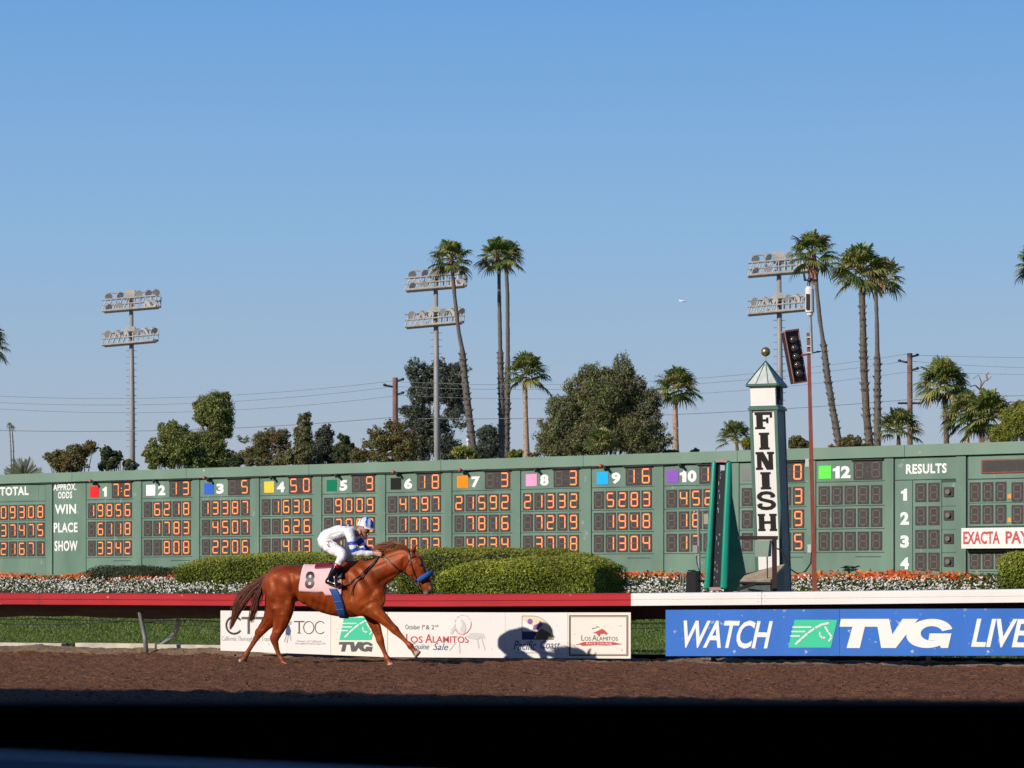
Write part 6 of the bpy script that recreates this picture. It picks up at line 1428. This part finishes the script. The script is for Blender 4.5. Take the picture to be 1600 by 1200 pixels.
mb = MB(); mb.tube([HC(1395, 545, -.08), HC(1300, 470, -.13), HC(1180, 370, -.12), HC(1130, 338, -.06)], .009, 6); mb.build('rein', M['strap'], horse)
strap([(1120, 350), (1065, 408), (1000, 470), (930, 525), (838, 580)], .009, 'neck_strap', off=.02)
strap([(1125, 350), (1060, 430), (985, 510), (945, 560), (928, 620)], .010, 'breast_strap', off=.02)
# saddle: small dark seat and red pad rim
mb = MB(); L_ = lambda p, **k: loft(mb, p, **k)
L_([(800, 402, 0, 16, .14), (840, 398, 0, 14, .17), (885, 385, 0, 15, .12)]); L_([(850, 430, .20, 30, .02), (845, 500, .295, 22, .012)]); L_([(850, 430, -.20, 30, .02), (845, 500, -.295, 22, .012)])
mb.build('saddle', M['strap'], horse, smooth=True)
rows = []
for j in range(25):
    ph = math.radians(-33+66*j/24); rows.append([(688+10*k, 572, ph) for k in range(14)])
sheet('saddle_pad', wrap([[r_ for r_ in row] for row in rows], None, .028), M['saddle_red'], horse, .01)
# mane and tail as many fine tapering locks
def locks(name, specs, m_, parent, nseg=9, wd=.010, cols=((.10, .022, .008), (.15, .035, .012), (.06, .014, .006))):
    Q = []; cl_ = []
    for P in specs:
        P = crm([tuple(p) for p in P], 4); n = len(P); c = np.array(random.choice(cols))*random.uniform(.8, 1.3)
        for i in range(n-1):
            w0 = wd*(1-i/n)**.7+.0015; w1 = wd*(1-(i+1)/n)**.7+.0012; t = P[i+1]-P[i]; t /= np.linalg.norm(t)+1e-9; s = np.cross(t, np.array(NL)); s /= np.linalg.norm(s)+1e-9
            Q.append([P[i]-s*w0, P[i]+s*w0, P[i+1]+s*w1, P[i+1]-s*w1]); cl_.append(c)
    return quads(name, np.array(Q), m_, parent, colors=np.array(cl_), off=np.array(ORIG[parent.name]))
sp = []
for i in range(900):
    t = random.random(); a = random.gauss(0, 1); b_ = random.gauss(0, 1); ln = random.uniform(.45, 1.08)
    path = [(338, 488), (290, 535), (235, 580), (180, 640), (140, 700), (118, 770), (96, 830)]; wds = [6, 11, 17, 21, 19, 13, 8]
    if random.random() < .16: path = [(335, 495), (300, 560), (285, 620), (262, 680), (245, 740), (232, 790), (225, 800)]; wds = [6, 15, 20, 20, 18, 14, 10]
    n = 7; P = []
    for k in range(n):
        q = k/(n-1)*ln; j = min(int(q*(n-1)), n-2) if q < 1 else n-2; f_ = q*(n-1)-j; x = path[j][0]*(1-f_)+path[j+1][0]*f_; y = path[j][1]*(1-f_)+path[j+1][1]*f_; w_ = wds[j]*(1-f_)+wds[j+1]*f_
        P.append(HC(x+a*w_*.55+random.gauss(0, 2), y+a*w_*.6+random.gauss(0, 2), b_*w_/444.*.8))
    sp.append(P)
locks('tail', sp, M['hair'], horse, wd=.0042)
sp = []
for i in range(750):
    t = random.random(); x0, y0 = (1325-190*t), (292+20*math.sin(t*3.1)*-.4+ (0 if t < .5 else (t-.5)*82)); a = random.gauss(0, 1); of = random.gauss(0, .018); L = random.uniform(.4, 1)*(1.0 if t < .8 else .55)
    up = random.uniform(.0, 1.)*(1 if t < .75 else .3); P = [HC(x0, y0+10, of), HC(x0-28*L, y0-12*up+a*3, of*1.4), HC(x0-75*L, y0-20*up+a*5, of*1.7+.005), HC(x0-125*L, y0-22*up+a*9+6*(1-up), of*2+.01)]
    sp.append(P)
for i in range(60):
    x0 = random.uniform(1330, 1362); P = [HC(x0, 306, random.gauss(0, .02)), HC(x0+22, 316, random.gauss(0, .03)), HC(x0+34+random.uniform(-6, 12), 345+random.uniform(-10, 14), random.gauss(0, .035))]; sp.append(P)
locks('mane', sp, M['hair'], horse, wd=.0048, cols=((.20, .06, .022), (.27, .09, .035), (.13, .035, .014)))

# ------------------------------------------------------------------ rider
rider = thing('person', 'jockey in white and blue silks crouching over the galloping chestnut horse', 'jockey', tuple(JC(560, 780)))
RS = 1/857.
def jl(mb, pts, **k): loft(mb, pts, conv=JC, rs=RS, **k)
torso = [(408, 478, 0, 92, .155), (455, 428, 0, 104, .16), (530, 385, 0, 100, .155), (620, 362, 0, 98, .165), (700, 345, 0, 88, .185), (755, 335, 0, 72, .17), (790, 328, 0, 52, .10)]
thighN = [(420, 500, .09, 84, .085), (500, 560, .15, 82, .08), (580, 608, .21, 70, .07), (645, 640, .25, 56, .058)]
thighF = [(450, 500, -.09, 84, .085), (560, 580, -.15, 80, .08), (680, 640, -.21, 66, .068), (745, 672, -.25, 54, .056)]
shinN = [(652, 655, .255, 52, .055), (625, 720, .285, 50, .052), (575, 800, .315, 44, .047), (520, 890, .335, 40, .042), (478, 975, .345, 33, .038)]
shinF = [(752, 685, -.255, 52, .055), (740, 740, -.285, 50, .052), (690, 820, -.315, 44, .047), (640, 900, -.335, 40, .042), (600, 975, -.345, 33, .038)]
footN = [(440, 1015, .345, 30, .034), (500, 1035, .35, 30, .04), (560, 1048, .355, 25, .042), (602, 1056, .355, 17, .036)]
footF = [(570, 1015, -.345, 30, .034), (630, 1035, -.35, 30, .04), (690, 1048, -.355, 25, .042), (730, 1056, -.355, 17, .036)]
armNu = [(735, 345, .155, 62, .062), (755, 430, .185, 56, .056), (775, 520, .20, 50, .050), (800, 605, .20, 42, .043)]
armNl = [(800, 620, .20, 42, .043), (880, 640, .17, 40, .040), (970, 645, .125, 34, .034), (1050, 640, .09, 25, .026)]
armFu = [(780, 350, -.155, 60, .060), (840, 430, -.19, 54, .054), (905, 520, -.20, 48, .048), (950, 580, -.20, 42, .042)]
armFl = [(950, 590, -.20, 41, .041), (1010, 615, -.165, 37, .037), (1070, 635, -.12, 31, .031), (1115, 640, -.085, 24, .025)]
neck = [(790, 335, 0, 52, .06), (840, 335, 0, 48, .055), (880, 325, 0, 50, .055)]
head = [(950, 255, 0, 76, .074), (935, 310, 0, 82, .078), (925, 360, 0, 72, .068), (935, 400, 0, 50, .052), (942, 425, 0, 32, .036)]
mb = MB()
for p in (torso, thighN, thighF, shinN, shinF, footN, footF, armNu, armNl, armFu, armFl, neck): jl(mb, [(a[0], a[1], a[2], a[3]*.93, a[4]*.93) for a in p])
jl(mb, head, n=20)
jl(mb, [(968, 352, 0, 12, .012), (990, 378, 0, 14, .015), (985, 392, 0, 12, .016)], n=8)      # nose
jl(mb, [(962, 408, 0, 12, .022), (972, 412, 0, 9, .02)], n=8)                                    # lips
jl(mb, [(945, 435, 0, 22, .024), (955, 438, 0, 18, .02)], n=8)                                   # chin
for s_ in (1, -1): jl(mb, [(878, 345, .072*s_, 14, .012), (876, 365, .074*s_, 18, .012), (884, 382, .07*s_, 11, .010)], n=8)  # ears
# hands: palm, four bent fingers of unequal length round the rein, thumb from the side
def hand(s_, x0, y0, of):
    jl(mb, [(x0, y0, of, 24, .024), (x0+35, y0+4, of, 34, .022), (x0+68, y0+8, of, 33, .020)], n=10)
    for k, (dy, ln) in enumerate(((-20, 1.0), (-6, 1.08), (9, 1.0), (23, .8))):
        b0 = (x0+70, y0+6+dy); jl(mb, [(b0[0]-8, b0[1], of+.012*s_, 9.5, .0095), (b0[0]+24*ln, b0[1]+2, of+.018*s_, 8.8, .009), (b0[0]+38*ln, b0[1]+14, of+.004*s_, 8, .0082), (b0[0]+26*ln, b0[1]+26, of-.014*s_, 7, .0075)], n=8, sub=3)
    jl(mb, [(x0+22, y0-22, of-.010*s_, 11, .011), (x0+50, y0-36, of-.016*s_, 10, .010), (x0+80, y0-30, of-.010*s_, 8, .0085)], n=8, sub=3)
hand(1, 1062, 640, .085); hand(-1, 1120, 642, -.075)
M['skin'] = mat('skin', (.42, .19, .13), .5, vcol=True, noise=.06, nscale=20)
jb, JV, JB = fuse(mb, 'body', M['skin'], rider, .0062, 2, .5)
cx, cy = inv_HC(JV); jx, jy = (cx-533.3)/.5185, cy/.5185
col = np.tile(np.array([.46, .215, .145]), (len(JV), 1)); blend(np.clip((14-np.hypot(jx-966, jy-410))/10, 0, 1), (.33, .09, .08))
blend(np.clip(1-np.abs(jx-950)/40, 0, 1)*np.clip((jy-395)/20, 0, 1)*(jy < 470)*.25, (.2, .1, .08)); paint(jb, col)
M['silk'] = mat('racing_silk', (.8, .8, .8), .42, vcol=True, noise=.04, nscale=5, bump=.45, bscale=7, stretch=(1, 1, 1.6))
M['breech'] = mat('white_breeches', (.78, .76, .76), .55, noise=.05, nscale=7, bump=.3, bscale=10)
WHT = np.array([.80, .79, .81]); BLU = np.array([.02, .075, .52])
mb = MB(); jl(mb, [(a[0], a[1], a[2], a[3]*1.02, a[4]*1.02) for a in torso[2:]] , infl=.006)
jl(mb, [(500, 400, 0, 101, .158), (545, 382, 0, 101, .158)], infl=.006)
for p in (armNu, armFu, armNl, armFl): jl(mb, p, infl=.008)
def wrinkle(P):
    return .013*(vnoise(P[:, 0]*14+70, P[:, 2]*22+P[:, 1]*9+70, 31)-.5)+.006*(vnoise(P[:, 0]*34+70, P[:, 2]*30+70, 33)-.5)
jk, KV, _ = fuse(mb, 'jacket', M['silk'], rider, .0068, 2, .5, wrinkle)
cx, cy = inv_HC(KV); jx, jy = (cx-533.3)/.5185, cy/.5185; lat_ = (KV-np.array(HPL.O))@np.array(NL)
col = np.tile(WHT, (len(KV), 1))
def armt(a, b_):
    """fraction along an arm segment in the sketch"""
    d = np.array([b_[0]-a[0], b_[1]-a[1]], float); return ((jx-a[0])*d[0]+(jy-a[1])*d[1])/(d@d)
onN = (lat_ > .06)&(jx > 655)
s1 = jy+.1*(jx-760); col[onN&(s1 > 482)&(s1 < 530)&(jx < 850)] = BLU
s2 = jy+.32*(jx-750); col[onN&(s2 > 588)&(s2 < 640)&(jx > 725)&(jx < 900)] = BLU
tF = armt((780, 350), (950, 580)); onF = (lat_ < -.08)&(jx > 780)
m = onF&(((tF > .45)&(tF < .7))|((tF > .85)&(tF < 1.25))); col[m] = BLU*.9
m = (jy < 275)&(jx > 628)&(jx < 705)&(np.abs(lat_) < .2); col[m] = np.array([.03, .05, .25]); m = (jy < 278)&(jx > 725)&(jx < 785)&(np.abs(lat_) < .2); col[m] = np.array([.03, .05, .25])
paint(jk, col)
mb = MB(); jl(mb, [(a[0], a[1], a[2], a[3], a[4]) for a in torso[:3]], infl=.009); jl(mb, [(430, 500, 0, 94, .15), (400, 480, 0, 84, .14)], infl=.004)
for p in (thighN, thighF): jl(mb, p, infl=.009)
for p in (shinN[:3], shinF[:3]): jl(mb, p, infl=.006)
fuse(mb, 'breeches', M['breech'], rider, .0072, 2, .5, wrinkle)
M['boot'] = mat('black_boot_leather', (.008, .008, .010), .16, spec=.7); M['cuff'] = mat('red_boot_cuff', (.36, .008, .022), .3)
for sh, ft_, nm in ((shinN, footN, 1), (shinF, footF, -1)):
    mb = MB(); jl(mb, [sh[2]]+[((sh[2][i]+sh[3][i])/2-0 for i in range(5))] if False else [tuple(.7*a+.3*b_ for a, b_ in zip(sh[2], sh[3])), sh[3], sh[4]], infl=.009); jl(mb, [sh[4], (ft_[0][0]+8, ft_[0][1]-8, ft_[0][2], 32, .036)], infl=.006); jl(mb, ft_, infl=.008)
    bo, _, _ = fuse(mb, 'boot', M['boot'], rider, .0065, 2)
    mb = MB(); c0 = tuple(1.0*a+.0*b_ for a, b_ in zip(sh[2], sh[3])); jl(mb, [tuple(.78*a+.22*b_ for a, b_ in zip(sh[2], sh[1])), tuple(.72*a+.28*b_ for a, b_ in zip(sh[2], sh[3]))], infl=.0125, round_=False); fuse(mb, 'boot_cuff', M['cuff'], rider, .0065, 1)
    mb = MB(); x0, y0, of = ft_[2][0]-14, ft_[2][1]+26, ft_[2][2]
    pts = [JC(x0, y0, of-.055), JC(x0, y0, of+.055), JC(x0-6, y0-60, of+.05), JC(x0-12, y0-105, of), JC(x0-6, y0-60, of-.05), JC(x0, y0, of-.055)]
    mb.tube(pts, .006, 6); mb.tube([pts[3], JC(x0-20, y0-230, of-.04*nm)], .008, 5); mb.build('stirrup', M['galv'], rider)
# helmet with blue and white bands, peak, strap
HCn = JC(958, 250, 0); rot = Matrix.Rotation(0, 3, 'X')
uH = HPL.u; vs = []; nu, nv = 40, 22; mb = MB()
mb.v = []; tilt = math.radians(-14); A1 = (uH*math.cos(tilt)+UPV*math.sin(tilt)); A3 = (UPV*math.cos(tilt)-uH*math.sin(tilt)); RX, RY, RZ = .127, .108, .118
fs = []; cc = []
for j in range(nv+1):
    th = math.radians(100)*j/nv
    for i in range(nu):
        ph = 2*math.pi*i/nu; d = (math.sin(th)*math.cos(ph), math.sin(th)*math.sin(ph), math.cos(th)); vs.append(HCn+A1*RX*d[0]+NL*RY*d[1]+A3*RZ*d[2]-A3*.012)
        # bands run front to back like a fan as seen from the side
        a_ = d[0]*.9-abs(d[1])*.35+.12*d[2]; cc.append(BLU if (-.02 < a_ < .24 or a_ > .55) else (np.array([.30, .42, .72]) if (.24 <= a_ < .31 or -.34 < a_ < -.26) else np.array([.74, .80, .86])))
for j in range(nv):
    for i in range(nu): fs.append((j*nu+i, (j+1)*nu+i, (j+1)*nu+(i+1) % nu, j*nu+(i+1) % nu))
mb.add(vs, fs); he = mb.build('helmet', M['silk2'] if 'silk2' in M else mat('satin_cap_cover', (.8, .8, .8), .32, vcol=True, bump=.15, bscale=8), rider, smooth=True); paint(he, np.array(cc)); sd = he.modifiers.new('s', 'SOLIDIFY'); sd.thickness = .006
mb = MB(); pk = []
for i in range(13):
    a = math.radians(-75+150*i/12); c = HCn+A1*(RX*1.0*math.cos(a))+NL*RY*math.sin(a)-A3*.035; e = HCn+A1*((RX+.055*math.cos(a)**.7)*math.cos(a) if math.cos(a) > 0 else 0)+NL*(RY+.01)*math.sin(a)-A3*.052; pk.append([c, e])
V = [p for r_ in pk for p in r_]; mb.add(V, [(2*i, 2*i+2, 2*i+3, 2*i+1) for i in range(12)]); p_ = mb.build('helmet_peak', M['white'], rider, smooth=True); sd = p_.modifiers.new('s', 'SOLIDIFY'); sd.thickness = .01
mb = MB(); rim = [HCn+A1*(RX+.003)*math.cos(a)*1.0+NL*(RY+.003)*math.sin(a)-A3*.030 for a in np.linspace(0, 2*math.pi, 40)]; mb.tube(rim, .008, 6); mb.build('helmet_rim', M['white'], rider)
gg = [HCn-A1*RX*(.42+.12*math.cos(a))+(NL*(RY+.005)*math.sin(a)+A3*(RZ+.004)*math.cos(a))*.895-A3*.012 for a in np.linspace(-1.75, 1.75, 36)]
mb = MB(); mb.tube(gg, .006, 6); mb.build('goggle_strap', M['black'], rider)
mb = MB(); 
for s_ in (1, -1): mb.ball(JC(975, 348, .034*s_), .024, .018, .017, 12, 8)
mb.build('goggles', M['black'], rider, smooth=True)
mb = MB(); mb.tube([JC(885, 320, .080), JC(900, 385, .074), JC(935, 440, .03), JC(938, 446, 0), JC(935, 440, -.03), JC(900, 385, -.074)], .006, 6); mb.build('chin_strap', M['black'], rider)
mb = MB(); jl(mb, [(770, 332, 0, 66, .085), (812, 340, 0, 70, .075), (850, 362, 0, 58, .064)]); fuse(mb, 'neck_scarf', mat('grey_scarf', (.22, .22, .26), .8, noise=.2, nscale=12, bump=.4, bscale=20), rider, .007, 2, .5, wrinkle)
mb = MB()
for i in range(30):
    a = random.random()*6.28; r_ = random.uniform(.3, 1)*55; x, y = 478+r_*math.cos(a)*1.05, 505+r_*math.sin(a)*1.0
    p = JC(x, y, 1.0); d = (JC(x, y, -1.)-p).normalized(); h = JB.ray_cast(p, d, 2)
    if h[0] is None: continue
    c = h[0]-d*.028; s_ = random.uniform(.004, .009); ang = random.random()*3.1; a1 = (HPL.u*math.cos(ang)+UPV*math.sin(ang))*s_*1.8; a2 = (UPV*math.cos(ang)-HPL.u*math.sin(ang))*s_*.5
    mb.add([c-a1-a2, c+a1-a2, c+a1+a2, c-a1+a2], [(0, 1, 2, 3)], 1 if (i % 3 == 0) else 0)
mb.build('breeches_emblem', [M['ink_dark'], M['ink_red']], rider)
